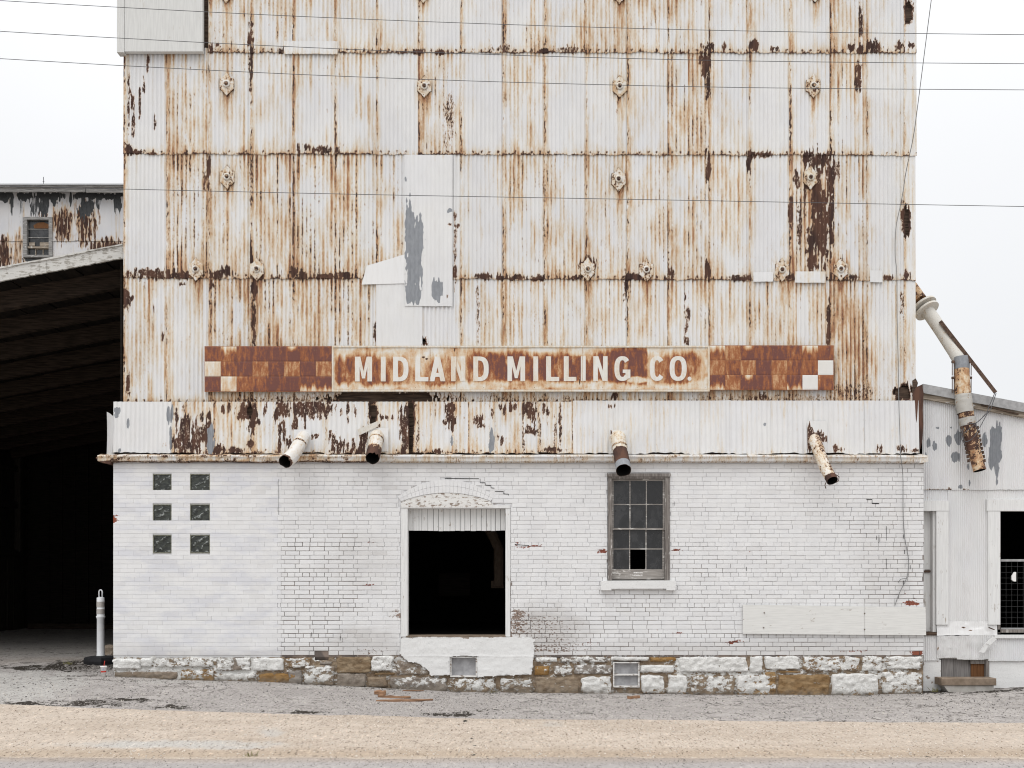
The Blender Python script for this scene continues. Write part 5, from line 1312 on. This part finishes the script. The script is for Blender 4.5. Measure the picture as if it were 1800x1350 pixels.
bx('opening_jamb', 1754, 1758.6, 1092, 1113, YB - .02, YB + .14, M_wood_grey)
bx('opening_frame', 1868, 1890, 898.5, 1112, YB - .035, YB + .14, M_wood_white)
bx('opening_sill', 1748, 1890, 1116, 1122, YB - .05, YB + .2, M_wood_white)
bx('opening_sill_board', 1754, 1890, 1106.5, 1112, YB - .02, YB + .2, M_wood_grey)
# base wall with bricked gap
for a, b in ((1623, 1654), (1739, 2085)): bx('base_wall', a, b, 1160, 1240, YB + .015, YB + .3, M_conc_white, w=(.05 if a > 1700 else .35, 0, 0, 0))
bx('base_wall', 1654, 1739, 1196, 1240, YB + .02, YB + .3, M_conc)
bx('gap_post', 1733, 1739, 1158, 1196, YB, YB + .1, M_wood_grey)
for a, b, mt in ((1655, 1675.5, M_grey_board), (1676, 1706.5, M_grey_board), (1707, 1733, M_ochre_board)): bx('gap_board', a, b, 1158, 1199, YB + .06 + .02 * (a == 1676), YB + .1, mt)
bx('gap_beam', 1706, 1738, 1159, 1167, YB + .03, YB + .06, M_wood_grey)
m = MB(); m.quadbox(P(1722, 1146, YB - .15), P(1730, 1148, YB - .15), P(1740, 1132, YB - .15), P(1733, 1130, YB - .15), .02); m.quadbox(P(1733, 1131, YB - .16), P(1740, 1134, YB - .16), P(1752, 1124, YB - .16), P(1746, 1119, YB - .16), .02); m.build('loose_batten', M_wood_white, shed)
m = MB(); m.beam(P(1738, 1103, YB - .06), P(1748, 1107, YB - .06), .02, .015); m.build('bent_bracket', M_wood_dark, shed)
# roof
def rb(name, d0, d1, ya, yb2, mat, w=(0, 0, 0, 0)):
    m = MB(); xa, xb2 = 1623, 2105
    m.prism([(PX(x, ya), PZ(roofy(x) + d, ya)) for x, d in ((xa, d1), (xb2, d1), (xb2, d0), (xa, d0))], ya, yb2, w); return m.build(name, mat, shed)
rb('rake_board', 2, 13, YB - .06, YB - .005, M_wood_raw)
rb('roof', -13, -11, YB - .10, 9, M_rail)
rb('roof_edge_trim', -12.5, 3, YB - .105, YB - .075, M_rail)
rb('roof_deck', -11, 1.5, YB - .03, 9, M_wood_raw)
m = MB(); m.beam(P(1726, 712, YB - .08), P(1790, 728, YB - .08), .03, .02); m.build('loose_lath', M_wood_dark, shed)
# interior box
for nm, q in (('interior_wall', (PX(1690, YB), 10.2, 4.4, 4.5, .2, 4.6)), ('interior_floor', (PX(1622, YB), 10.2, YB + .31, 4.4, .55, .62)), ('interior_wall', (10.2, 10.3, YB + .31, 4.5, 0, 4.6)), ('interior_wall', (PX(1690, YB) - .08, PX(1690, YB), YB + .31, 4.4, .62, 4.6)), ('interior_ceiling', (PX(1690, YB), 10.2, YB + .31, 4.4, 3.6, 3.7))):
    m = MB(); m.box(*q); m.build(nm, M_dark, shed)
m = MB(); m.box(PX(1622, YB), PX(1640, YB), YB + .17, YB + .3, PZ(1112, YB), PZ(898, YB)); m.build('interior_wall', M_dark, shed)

gate = thing('wire_gate', 'welded wire mesh gate with grey rails across the dark shed opening', 'gate', (PX(1812, YB), YB + .05, PZ(1106, YB)))
yg = YB + .06
m = MB(); m.box(PX(1759, yg), PX(1867, yg), yg - .015, yg + .015, PZ(987, yg), PZ(983, yg)); m.build('rail', M_rail, gate)
m = MB(); m.box(PX(1759, yg), PX(1867, yg), yg - .015, yg + .015, PZ(1106, yg), PZ(1103.5, yg)); m.build('rail', M_rail, gate)
for k in range(11):
    x = 1768.5 + 10 * k; m = MB(); m.tube([P(x, 987, yg), P(x, 1103.5, yg)], .0015, 5); m.build('mesh_wire', M_gatewire, gate)
for k in range(11):
    y = 996 + 10 * k; m = MB(); m.tube([P(1759, y, yg - .006), P(1867, y, yg - .006)], .0015, 5); m.build('mesh_wire', M_gatewire, gate)
tg = MB(); tg.prism([(PX(x, yg), PZ(y, yg)) for x, y in ((1776.5, 1019), (1776.5, 1013), (1779, 1009), (1781, 1005.5), (1784, 1005.5), (1784, 1022), (1780, 1022))], yg - .04, yg - .012)
o = tg.build('tag', M_cup, None, origin=P(1780, 1014, yg - .02)); tag(o, 'small torn white tag hanging on the wire mesh gate', 'tag')

st = thing('step', 'low two-layer stone step in front of the boarded basement gap', 'step', (PX(1700), -.02, float(gz(PX(1700), 0))))
zt = PZ(1189, 0)
m = MB(); m.box(PX(1653), PX(1749), -.05, .22, PZ(1204.5), PZ(1192), bev=.008); m.build('slab', M_step_top, st)
m = MB(); m.quadbox(P(1671, 1222, -.02), P(1746, 1222, -.02), P(1747, 1204.8, -.02), P(1659, 1204.8, -.02), .24); m.build('base', M_step_low, st)

# ------------------------------------------------------------------ open shed on the left
os_ = thing('open_shed', 'dark open-fronted timber shed with sloping white fascia beside the mill', 'shed', (-9.5, .3, .27))
YF = .30
def fas(px): return 474 - (px) * 41 / 217.0
XL, XR = -680, 217.5
def sl(name, d0, d1, ya, yb2, mat, xa=XL, xb2=XR):
    m = MB(); n = 14
    xs = [xa + (xb2 - xa) * k / n for k in range(n + 1)]
    for a, b in zip(xs, xs[1:]):
        m.prism([(PX(a, YF), PZ(fas(a) + d1 + random.uniform(-.7, .7), YF)), (PX(b, YF), PZ(fas(b) + d1 + random.uniform(-.7, .7), YF)), (PX(b, YF), PZ(fas(b) + d0, YF)), (PX(a, YF), PZ(fas(a) + d0, YF))], ya, yb2)
    return m.build(name, mat, os_)
for xa, xb2 in ((XL, -300), (-299.5, -60), (-59.5, 84), (84.5, 217.5)): sl('fascia_board', 0, 22, YF - .04, YF, M_wood_fascia, xa, xb2)
sl('roof_edge', -2.5, .3, YF - .06, YF + .2, M_wood_fascia)
zl = lambda x, d=0: PZ(fas(900 + x / (S * fy(YF))) + d, YF)
xL, xR = PX(XL, YF), -5.98
YBK = 14.2
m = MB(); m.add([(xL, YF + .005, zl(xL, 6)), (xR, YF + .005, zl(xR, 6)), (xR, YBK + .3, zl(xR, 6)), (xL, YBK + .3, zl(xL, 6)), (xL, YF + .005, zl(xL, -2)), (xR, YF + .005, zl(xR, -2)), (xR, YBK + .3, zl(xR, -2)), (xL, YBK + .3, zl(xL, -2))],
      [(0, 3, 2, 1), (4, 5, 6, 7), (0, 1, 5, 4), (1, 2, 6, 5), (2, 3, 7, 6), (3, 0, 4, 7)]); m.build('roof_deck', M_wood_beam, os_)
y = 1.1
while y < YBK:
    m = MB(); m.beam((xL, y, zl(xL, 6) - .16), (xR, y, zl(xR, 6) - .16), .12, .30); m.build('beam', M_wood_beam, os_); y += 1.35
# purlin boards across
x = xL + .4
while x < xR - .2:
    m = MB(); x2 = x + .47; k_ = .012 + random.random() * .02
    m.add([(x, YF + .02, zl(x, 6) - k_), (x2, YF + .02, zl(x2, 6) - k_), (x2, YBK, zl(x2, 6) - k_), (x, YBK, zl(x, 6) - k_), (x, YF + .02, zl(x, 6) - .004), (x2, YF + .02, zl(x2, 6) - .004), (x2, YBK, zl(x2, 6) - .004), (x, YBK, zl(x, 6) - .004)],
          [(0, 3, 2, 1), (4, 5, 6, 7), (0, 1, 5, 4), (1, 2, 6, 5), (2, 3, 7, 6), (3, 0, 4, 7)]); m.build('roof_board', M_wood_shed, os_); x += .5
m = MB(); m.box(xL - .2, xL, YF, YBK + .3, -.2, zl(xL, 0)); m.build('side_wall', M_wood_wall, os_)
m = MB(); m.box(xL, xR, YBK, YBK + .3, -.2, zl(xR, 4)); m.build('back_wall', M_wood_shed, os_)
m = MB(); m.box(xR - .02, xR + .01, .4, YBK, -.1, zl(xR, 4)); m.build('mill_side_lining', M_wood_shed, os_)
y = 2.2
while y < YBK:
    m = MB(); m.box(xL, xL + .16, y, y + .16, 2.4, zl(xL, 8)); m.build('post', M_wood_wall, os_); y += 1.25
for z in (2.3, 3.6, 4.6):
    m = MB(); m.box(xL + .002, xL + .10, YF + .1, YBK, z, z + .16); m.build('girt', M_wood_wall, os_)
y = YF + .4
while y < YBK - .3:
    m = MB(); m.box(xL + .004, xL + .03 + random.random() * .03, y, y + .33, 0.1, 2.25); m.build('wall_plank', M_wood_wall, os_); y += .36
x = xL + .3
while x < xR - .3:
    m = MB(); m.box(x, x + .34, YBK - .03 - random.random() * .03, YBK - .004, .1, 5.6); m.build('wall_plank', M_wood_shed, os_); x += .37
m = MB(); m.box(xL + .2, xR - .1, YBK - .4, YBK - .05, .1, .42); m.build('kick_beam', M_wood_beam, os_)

# ------------------------------------------------------------------ grey and white mill block behind
YR2 = 17.0
rear = thing('rear_building', 'peeling black and white corrugated building rising behind the open shed roof', 'building', (PX(100, YR2), YR2, .2))
def rsheet(x0, x1, y0, y1, sd, dark, I):
    w0 = sheet('metal_sheet', x0, x1, y0, y0, y1, y1, I, sd, YR2, rear, mat=M_far, lap=0, amp=.007, seam=.35, bottom=.2, top=.2, jag=1, lean=-.02, dark=dark, pitch=1.80, seg=4, dz=1.0, zinc=ZR)
ZR0 = [(8, 345, 16, 10, .95), (20, 355, 4, 24, .85), (45, 345, 16, 8, .9), (62, 358, 12, 22, .80), (38, 365, 4, 22, .7), (78, 360, 8, 26, .85), (78, 345, 20, 8, .9), (97, 348, 8, 12, .9), (105, 343, 10, 5, .8), (125, 350, 3, 14, .8), (150, 343, 20, 7, 1), (150, 365, 12, 20, .95), (135, 345, 10, 6, .8), (190, 345, 26, 6, .95), (172, 356, 5, 12, .8), (207, 352, 8, 22, .95), (205, 372, 3, 20, .7), (60, 456, 22, 5, .9), (30, 372, 3, 20, .6), (85, 345, 30, 5, .8)]
ZR = [(p, q, r_ * 1.15, s_ * 1.1, t_ * .68) for p, q, r_, s_, t_ in ZR0]
RD0 = [(110, 395, 14, 26, .85), (150, 390, 16, 36, .80), (78, 372, 6, 12, .95), (167, 405, 3, 24, .8), (8, 445, 9, 26, .85), (32, 440, 10, 22, .55), (190, 436, 28, 12, .85), (120, 385, 10, 14, .5), (0, 460, 12, 14, .8)]
RD = [(p, q, r_ * 1.25, s_ * 1.15, t_ * .62) for p, q, r_, s_, t_ in RD0]
old = EXTRA; EXTRA = [(110, 395, 16, 30, .9), (150, 395, 18, 34, .9), (8, 445, 12, 30, .9), (190, 436, 30, 14, .9), (32, 440, 14, 30, .6)]
sd = 1200
xsR = [-330, -276, -222, -168, -114, -60, -22, 16, 41, 93, 127, 166, 204, 260]
for a, b in zip(xsR, xsR[1:]):
    if (a, b) == (41, 93):
        for q in ((41, 93, 336, 382.5), (41, 93, 455, 520)): sd += 1; rsheet(*q, sd, RD, .12)
        continue
    for y0, y1 in ((336, 424), (424, 520)): sd += 1; rsheet(a, b, y0, y1, sd, RD, .12)
EXTRA = old
def rbx(name, x0, x1, y0, y1, ya, yb2, mat, parent=rear):
    m = MB(); m.box(PX(x0, ya), PX(x1, ya), ya, yb2, PZ(y1, ya), PZ(y0, ya)); return m.build(name, mat, parent)
rbx('fascia_board', -330, 150, 329, 337, YR2 - .35, YR2 - .30, M_wood_far); rbx('fascia_board', 151, 260, 330, 338, YR2 - .35, YR2 - .30, M_wood_far)
rbx('gutter_board', -330, 260, 325, 329, YR2 - .40, YR2 - .20, M_wood_far)
rbx('roof', -332, 262, 322.6, 325, YR2 - .45, YR2 + 6, M_zinc)
m = MB(); m.tube([P(76.5, 324, YR2 - .1), P(76.5, 311, YR2 - .1)], .010, 5); m.tube([P(75, 319, YR2 - .1), P(78, 319, YR2 - .1)], .008, 5); m.build('lightning_rod', M_wire, rear)
rw = thing('x', '', '', (0, 0, 0)); bpy.data.objects.remove(rw)
wf = MB()
for a, b, c, d in ((41.5, 48.5, 382.5, 453), (87, 93, 382.5, 453), (48.5, 87, 382.5, 387), (48.5, 87, 449, 453)): wf.box(PX(a, YR2), PX(b, YR2), YR2 - .06, YR2 + .15, PZ(d, YR2), PZ(c, YR2))
rwin = wf.build('window', M_wood_far, rear)
def rpart(name, x0, x1, y0, y1, ya, yb2, mat): return rbx(name, x0, x1, y0, y1, ya, yb2, mat, rwin)
for y0, y1 in ((387.5, 402), (403.5, 417), (418.5, 433)): rpart('pane', 49.5, 86.5, y0, y1, YR2 + .06, YR2 + .07, M_glass)
rpart('sash_rail', 48.5, 87, 402, 403.4, YR2 + .04, YR2 + .1, M_wood_far); rpart('sash_rail', 48.5, 87, 417, 418.4, YR2 + .04, YR2 + .1, M_wood_far)
rpart('sash_rail', 48.5, 87, 433, 436, YR2 - .02, YR2 + .1, M_wood_raw); rpart('sash_rail', 62, 87, 436.5, 438, YR2 + .02, YR2 + .1, M_wood_raw)
rpart('pane', 49.5, 86.5, 436.3, 449, YR2 + .06, YR2 + .07, M_glass); rpart('muntin', 75, 76.2, 438, 449, YR2 + .03, YR2 + .08, M_wood_raw); rpart('muntin', 62, 63.4, 436, 449, YR2 + .03, YR2 + .08, M_wood_raw)
rpart('curtain_board', 51, 61, 426, 432, YR2 + .03, YR2 + .055, M_wood_raw); rpart('curtain_board', 70, 86, 426, 432, YR2 + .03, YR2 + .055, M_wood_raw)
m = MB(); m.prism([(PX(x, YR2), PZ(y, YR2)) for x, y in ((58, 396), (66, 391), (76, 390), (85, 394), (85, 401), (60, 401))], YR2 + .02, YR2 + .05); m.build('broken_shutter', M_ochre_board, rwin)
rbx('wall_backing', -330, 260, 337, 1240, YR2 + .16, YR2 + .4, M_far); rbx('side_wall', 258, 260, 337, 1240, YR2 + .4, YR2 + 6, M_far)

# ------------------------------------------------------------------ overhead wires and the hanging cable
YW = -7.0
def wire(pts, r, label, y=YW, name='power_line', grp='power lines strung across the street', y2=None):
    v = [P(a, b, y if y2 is None else y + (y2 - y) * i / (len(pts) - 1)) for i, (a, b) in enumerate(pts)]
    sp = smooth_path(v, 8); m = MB(); m.tube(sp, r, 6)
    o = m.build(name, M_wire, None, origin=v[0]); return tag(o, label, 'wire', grp)
wire([(-500, -32), (0, 1), (600, 32), (1200, 52), (1800, 61), (2300, 64)], .0027, 'topmost of the four dark wires crossing the tower')
wire([(-500, 21), (0, 55), (600, 86), (1200, 105), (1800, 112), (2300, 113)], .0027, 'second wire from the top crossing the tower')
wire([(-500, 68), (0, 103), (600, 134), (1200, 152), (1800, 158), (2300, 159)], .0027, 'third wire from the top, just over the first row of iron plates')
wire([(-500, 314), (0, 327), (600, 341), (1200, 352), (1800, 363), (2300, 371)], .0027, 'lowest dark wire, crossing the tower far below the other three')
m = MB()
cp = [P(1662, -180, -1.5), P(1637, 0, -1.2), P(1613, 187, -.6), P(1605, 243, -.4), P(1593, 300, -.15), P(1588, 333, -.02), P(1583, 360, .02), P(1575, 400, .03), P(1573.5, 447, .03), P(1576.5, 483, .02), P(1577, 560, .03), P(1579, 640, .03), P(1580, 705, -.02), P(1582, 770, -.04), P(1583, 800, -.15), P(1587, 835, -.06), P(1587.5, 900, -.02), P(1590, 943, -.02), P(1597, 985, -.03), P(1594, 1015, -.03), P(1582, 1040, -.03), P(1573, 1064, -.02)]
m.tube(smooth_path(cp, 5), .0055, 6); m.tube(smooth_path([P(1593, 1017, -.03), P(1584, 1018, -.04), P(1579, 1024, -.02)], 4), .005, 6)
o = m.build('cable', M_cable, None, origin=cp[-1]); tag(o, 'thin grey cable hanging down the right corner of the mill', 'cable')

# ------------------------------------------------------------------ things on the ground
yp = 1.35; gzp = float(gz(PX(177, yp), yp))
xp = PX(177, yp)
post = thing('delineator_post', 'white plastic traffic post with two dull bands on a black rubber base', 'traffic post', (xp, yp, gzp))
kz = S * fy(yp)
base_z = gzp + .012
def lathe(prof, c, n=20, rot=0):
    v = [(c[0] + r * math.cos(2 * math.pi * k / n + rot), c[1] + r * math.sin(2 * math.pi * k / n + rot), z) for r, z in prof for k in range(n)]
    f = [(j * n + k, j * n + (k + 1) % n, (j + 1) * n + (k + 1) % n, (j + 1) * n + k) for j in range(len(prof) - 1) for k in range(n)]
    f += [tuple(range(n - 1, -1, -1)), tuple((len(prof) - 1) * n + k for k in range(n))]
    return v, f
v, f = lathe([(.255, base_z - .03), (.262, base_z + .03), (.25, base_z + .085), (.20, base_z + .10), (.10, base_z + .11)], (xp, yp), 8, math.pi / 8); mesh_obj('base', v, f, M_rubber, post)
H0 = base_z + .09; ztop = PZ(1050, yp); hh = ztop - H0
rr = .060
v, f = lathe([(.070, H0), (.068, H0 + .02), (.062, H0 + .03), (rr, H0 + hh * .3), (rr * .97, H0 + hh * .64), (rr * 1.18, H0 + hh * .665), (rr * 1.18, H0 + hh * .685), (rr, H0 + hh * .69), (rr * 1.02, H0 + hh * .99), (rr * .85, ztop), (rr * .4, ztop + .006)], (xp, yp), 22)
mesh_obj('tube', v, f, M_post, post, True)
for a, b in ((1056.5, 1068), (1069.5, 1080)):
    v, f = lathe([(rr * 1.07, PZ(b - 1, yp)), (rr * 1.075, PZ(a + 1, yp))], (xp, yp), 22); mesh_obj('reflective_band', v, f, M_band, post)
hp = [(xp - .026, yp, ztop - .01), (xp - .027, yp, ztop + .08)] + [(xp + .027 * math.cos(a), yp, ztop + .085 + .035 * math.sin(a)) for a in (math.pi * .85, math.pi * .65, math.pi * .5, math.pi * .35, math.pi * .15)] + [(xp + .027, yp, ztop + .08), (xp + .026, yp, ztop - .01)]
v, f, _ = tube_geo(hp, [.012] * len(hp), 8); mesh_obj('handle', v, f, M_post, post, True)

yc = -.07; xc = PX(182, yc); zc = float(gz(xc, yc)) + .005
cup = thing('paper_cup', 'discarded white paper cup with a red band and straw beside the corner stone', 'cup', (xc, yc, zc))
v, f = lathe([(.030, zc), (.043, zc + .142), (.049, zc + .145), (.049, zc + .155), (.044, zc + .158)], (xc, yc), 20); mesh_obj('body', v, f, M_cup, cup, True)
v, f = lathe([(.0375, zc + .066), (.0395, zc + .088)], (xc, yc), 20); mesh_obj('red_band', v, f, M_red, cup)
m = MB(); m.prism([(xc + .004, zc + .098), (xc + .018, zc + .098), (xc + .022, zc + .12), (xc + .011, zc + .135), (xc + .001, zc + .12)], yc - .0445, yc - .041); m.build('print', M_blue, cup)
m = MB(); m.tube([(xc + .005, yc, zc + .15), (xc + .010, yc + .01, zc + .21), (xc + .014, yc + .012, zc + .235)], .006, 6); m.build('straw', M_red, cup)

def rock(x, y, r, mat, label, name='rock', grp=None, flat=.7, sd=0):
    import bmesh
    bm = bmesh.new(); bmesh.ops.create_icosphere(bm, subdivisions=3, radius=1)
    z = float(gz(x, y))
    vs = []
    for q in bm.verts:
        n = q.co; d = 1 + (float(fbm(n.x * 1.4 + sd + 5, n.z * 1.4 + n.y + 5, 3)) - .5) * .8
        vs.append((x + n.x * r * d, y + n.y * r * d, z + r * flat * .7 + n.z * r * d * flat))
    fs = [[q.index for q in p.verts] for p in bm.faces]; bm.free()
    o = mesh_obj(name, vs, fs, mat, None, False, [(.1, .2, .5, .2)] * len(vs), (x, y, z)); return tag(o, label, 'rock', grp)
rock(PX(195, 2.0), 2.0, .16, M_stone, 'rough pale rock tucked behind the mill corner by the post', sd=3, flat=.9)
rock(PX(190, 1.75), 1.75, .09, M_rock, 'smaller pale lump of rubble touching the foot of the rough rock', sd=8)

def plank(label, a, b, wd, th, sd, yaw=0):
    """Splintered length of wood lying on the ground; a,b world xy."""
    n = 16; v, f = [], []
    A = np.array(a); B = np.array(b); d = (B - A) / np.linalg.norm(B - A); nrm = np.array([-d[1], d[0]])
    for i in range(n + 1):
        t = i / n; c = A + (B - A) * t
        hw = wd / 2 * (min(1, .15 + t * 5, .12 + (1 - t) * 4)) * (.7 + .6 * float(vn(t * 6, sd, 2))); o_ = (float(vn(t * 4, sd + 3, 2)) - .5) * wd * .6
        for s_, zz in ((-1, 0), (1, 0), (1, 1), (-1, 1)):
            p = c + nrm * (hw * s_ + o_); v.append((p[0], p[1], float(gz(p[0], p[1])) + .004 + zz * th * (.6 + .6 * float(vn(t * 7 + s_, sd, 4)))))
    for i in range(n):
        for k in range(4): f.append((i * 4 + k, i * 4 + (k + 1) % 4, (i + 1) * 4 + (k + 1) % 4, (i + 1) * 4 + k))
    f += [(3, 2, 1, 0), (n * 4, n * 4 + 1, n * 4 + 2, n * 4 + 3)]
    o = mesh_obj('wood_splinter', v, f, M_wood_brown, None, False, None, v[0]); tag(o, label, 'wood', 'splintered wood lying by the wall')
def gp(px, py):
    """World point on the ground seen at photo pixel (px, py)."""
    lo, hi = -8.0, 6.0
    for _ in range(50):
        mid = (lo + hi) / 2
        if py_of(gz(PX(px, mid), mid), mid) > py: lo = mid
        else: hi = mid
    return (PX(px, lo), lo)
plank('longest pale brown splinter with dark end, nearest the road', gp(662, 1234), gp(762, 1232), .13, .022, 3)
plank('brown splinter lying just behind the longest splinter', gp(664, 1226), gp(722, 1228), .10, .03, 7)
plank('short broken stub of wood at the left end of the splinters', gp(659, 1220), gp(678, 1222), .12, .05, 9)
plank('thin dark splinter close under the loading sill', gp(708, 1215), gp(745, 1215), .06, .012, 12)
plank('dark brown chunk of bark below the right basement vent', gp(1102, 1228.5), gp(1124, 1227), .12, .03, 15)

# gravel and rubble along the wall foot and by the post
m = MB(); r = np.random.default_rng(5)
def pebble(x, y, s_):
    z = float(gz(x, y)); h = s_ * r.uniform(.35, .7)
    k = 5; ph = r.random() * 6
    ring = [(x + s_ * math.cos(ph + 2 * math.pi * i / k) * r.uniform(.7, 1.2), y + s_ * math.sin(ph + 2 * math.pi * i / k) * r.uniform(.7, 1.2)) for i in range(k)]
    m.add([(a, b, z - .004) for a, b in ring] + [(x + (a - x) * .6, y + (b - y) * .6, z + h) for a, b in ring], [tuple(range(k, 2 * k))] + [(i, (i + 1) % k, k + (i + 1) % k, k + i) for i in range(k)])
for _ in range(420):
    px, py = r.normal(160, 26), r.normal(1172, 6); 
    if px > 196 and py < 1186: continue
    x, y = gp(px, py); pebble(x, y, abs(r.normal(0, .010)) + .006)
for _ in range(520): x = r.uniform(-5.9, 7.4); pebble(x, -.06 - abs(r.normal(0, .10)), abs(r.normal(0, .007)) + .004)
for _ in range(260): x, y = gp(r.uniform(20, 380), r.normal(1237, 3)); pebble(x, y, abs(r.normal(0, .007)) + .004)
for _ in range(300): x, y = gp(r.uniform(0, 1800), r.uniform(1225, 1262)); pebble(x, y, abs(r.normal(0, .004)) + .003)
for _ in range(200): x, y = gp(r.normal(60, 50), r.normal(1176, 3)); pebble(x, y, abs(r.normal(0, .006)) + .004)
o = m.build('gravel', M_gravel, None); tag(o, kind='stuff')
def scatter(name, n, y0, y1, smin, smax, mat, dz=0.0, xr=8.4):
    k = 5; N = n
    x = r.uniform(-xr, xr, N); y = r.uniform(y0, y1, N)
    ed = np.interp(x, [-9, 9], [0, 0])
    s_ = smin + (smax - smin) * r.random(N) ** 2.5
    z = gz(x, y) + (fbm(x * 2.2, y * 2.2, 3) - .5) * .022 + dz; h = s_ * r.uniform(.5, 1.0, N); ph = r.random(N) * 6
    an = ph[:, None] + 2 * np.pi * np.arange(k) / k
    rad = s_[:, None] * r.uniform(.7, 1.2, (N, k))
    A = np.stack([x[:, None] + rad * np.cos(an), y[:, None] + rad * np.sin(an), np.repeat((z - .003)[:, None], k, 1)], -1)
    B = np.stack([x[:, None] + rad * .6 * np.cos(an), y[:, None] + rad * .6 * np.sin(an), np.repeat((z + h)[:, None], k, 1)], -1)
    V = np.concatenate([A, B], 1).reshape(-1, 3)
    F = []
    for i in range(N):
        b0 = i * 10
        F.append((b0 + 5, b0 + 6, b0 + 7, b0 + 8, b0 + 9))
        for q in range(5): F.append((b0 + q, b0 + (q + 1) % 5, b0 + 5 + (q + 1) % 5, b0 + 5 + q))
    ob = mesh_obj(name, V, F, mat); tag(ob, kind='stuff')
M_peb_pale = flat_mat('pale_chippings', (.46, .43, .39), .95, .1, .3, 5)
M_peb_dark = flat_mat('dark_chippings', (.10, .09, .085), .95, .1, .4, 5)
M_peb_tan = flat_mat('tan_chippings', (.58, .535, .48), .95, .1, .22, 5)
M_peb_brown = flat_mat('brown_chippings', (.19, .145, .105), .95, .1, .4, 5)
scatter('pale_gravel', 5200, YE + .02, -.05, .004, .014, M_peb_pale)
scatter('dark_gravel', 4200, YE + .02, -.05, .004, .012, M_peb_dark)
scatter('tan_gravel', 5200, YR, YE - .05, .004, .012, M_peb_tan, .008)
scatter('brown_gravel', 2600, YR, YE - .05, .003, .010, M_peb_brown, .008)
scatter('road_gravel', 1500, -7.4, YR, .003, .007, M_peb_dark, .014, 5.5)

# dry weeds
def tuft(px, py, n, h, label):
    x, y = gp(px, py); m = MB(); z = float(gz(x, y))
    for _ in range(n):
        a = r.random() * 6.28; b = r.uniform(.2, 1.0); hh_ = h * r.uniform(.4, 1); x0, y0 = x + r.normal(0, .03), y + r.normal(0, .02)
        x1, y1 = x0 + math.cos(a) * hh_ * b, y0 + math.sin(a) * hh_ * b * .6
        m.add([(x0 - .002, y0, z), (x0 + .002, y0, z), ((x0 + x1) / 2 + .0015, (y0 + y1) / 2, z + hh_ * .6), (x1, y1, z + hh_)], [(0, 1, 2), (0, 2, 3)])
    o = m.build('weed', M_weed, None, origin=(x, y, z)); tag(o, label, 'weed')
tuft(441, 1331, 34, .07, 'small green weed sprouting at the lower edge of the tan shoulder')
tuft(120, 1168, 50, .07, 'thin dry weed in the dirt left of the rubber post base')
tuft(1205, 1219, 26, .06, 'low dry weed at the wall foot right of the double-paned vent')
tuft(868, 1218, 18, .05, 'sparse dry weed at the wall foot below the right end of the loading sill')
tuft(1645, 1216, 40, .08, 'dry weed tuft in the corner between the mill stones and the shed base')
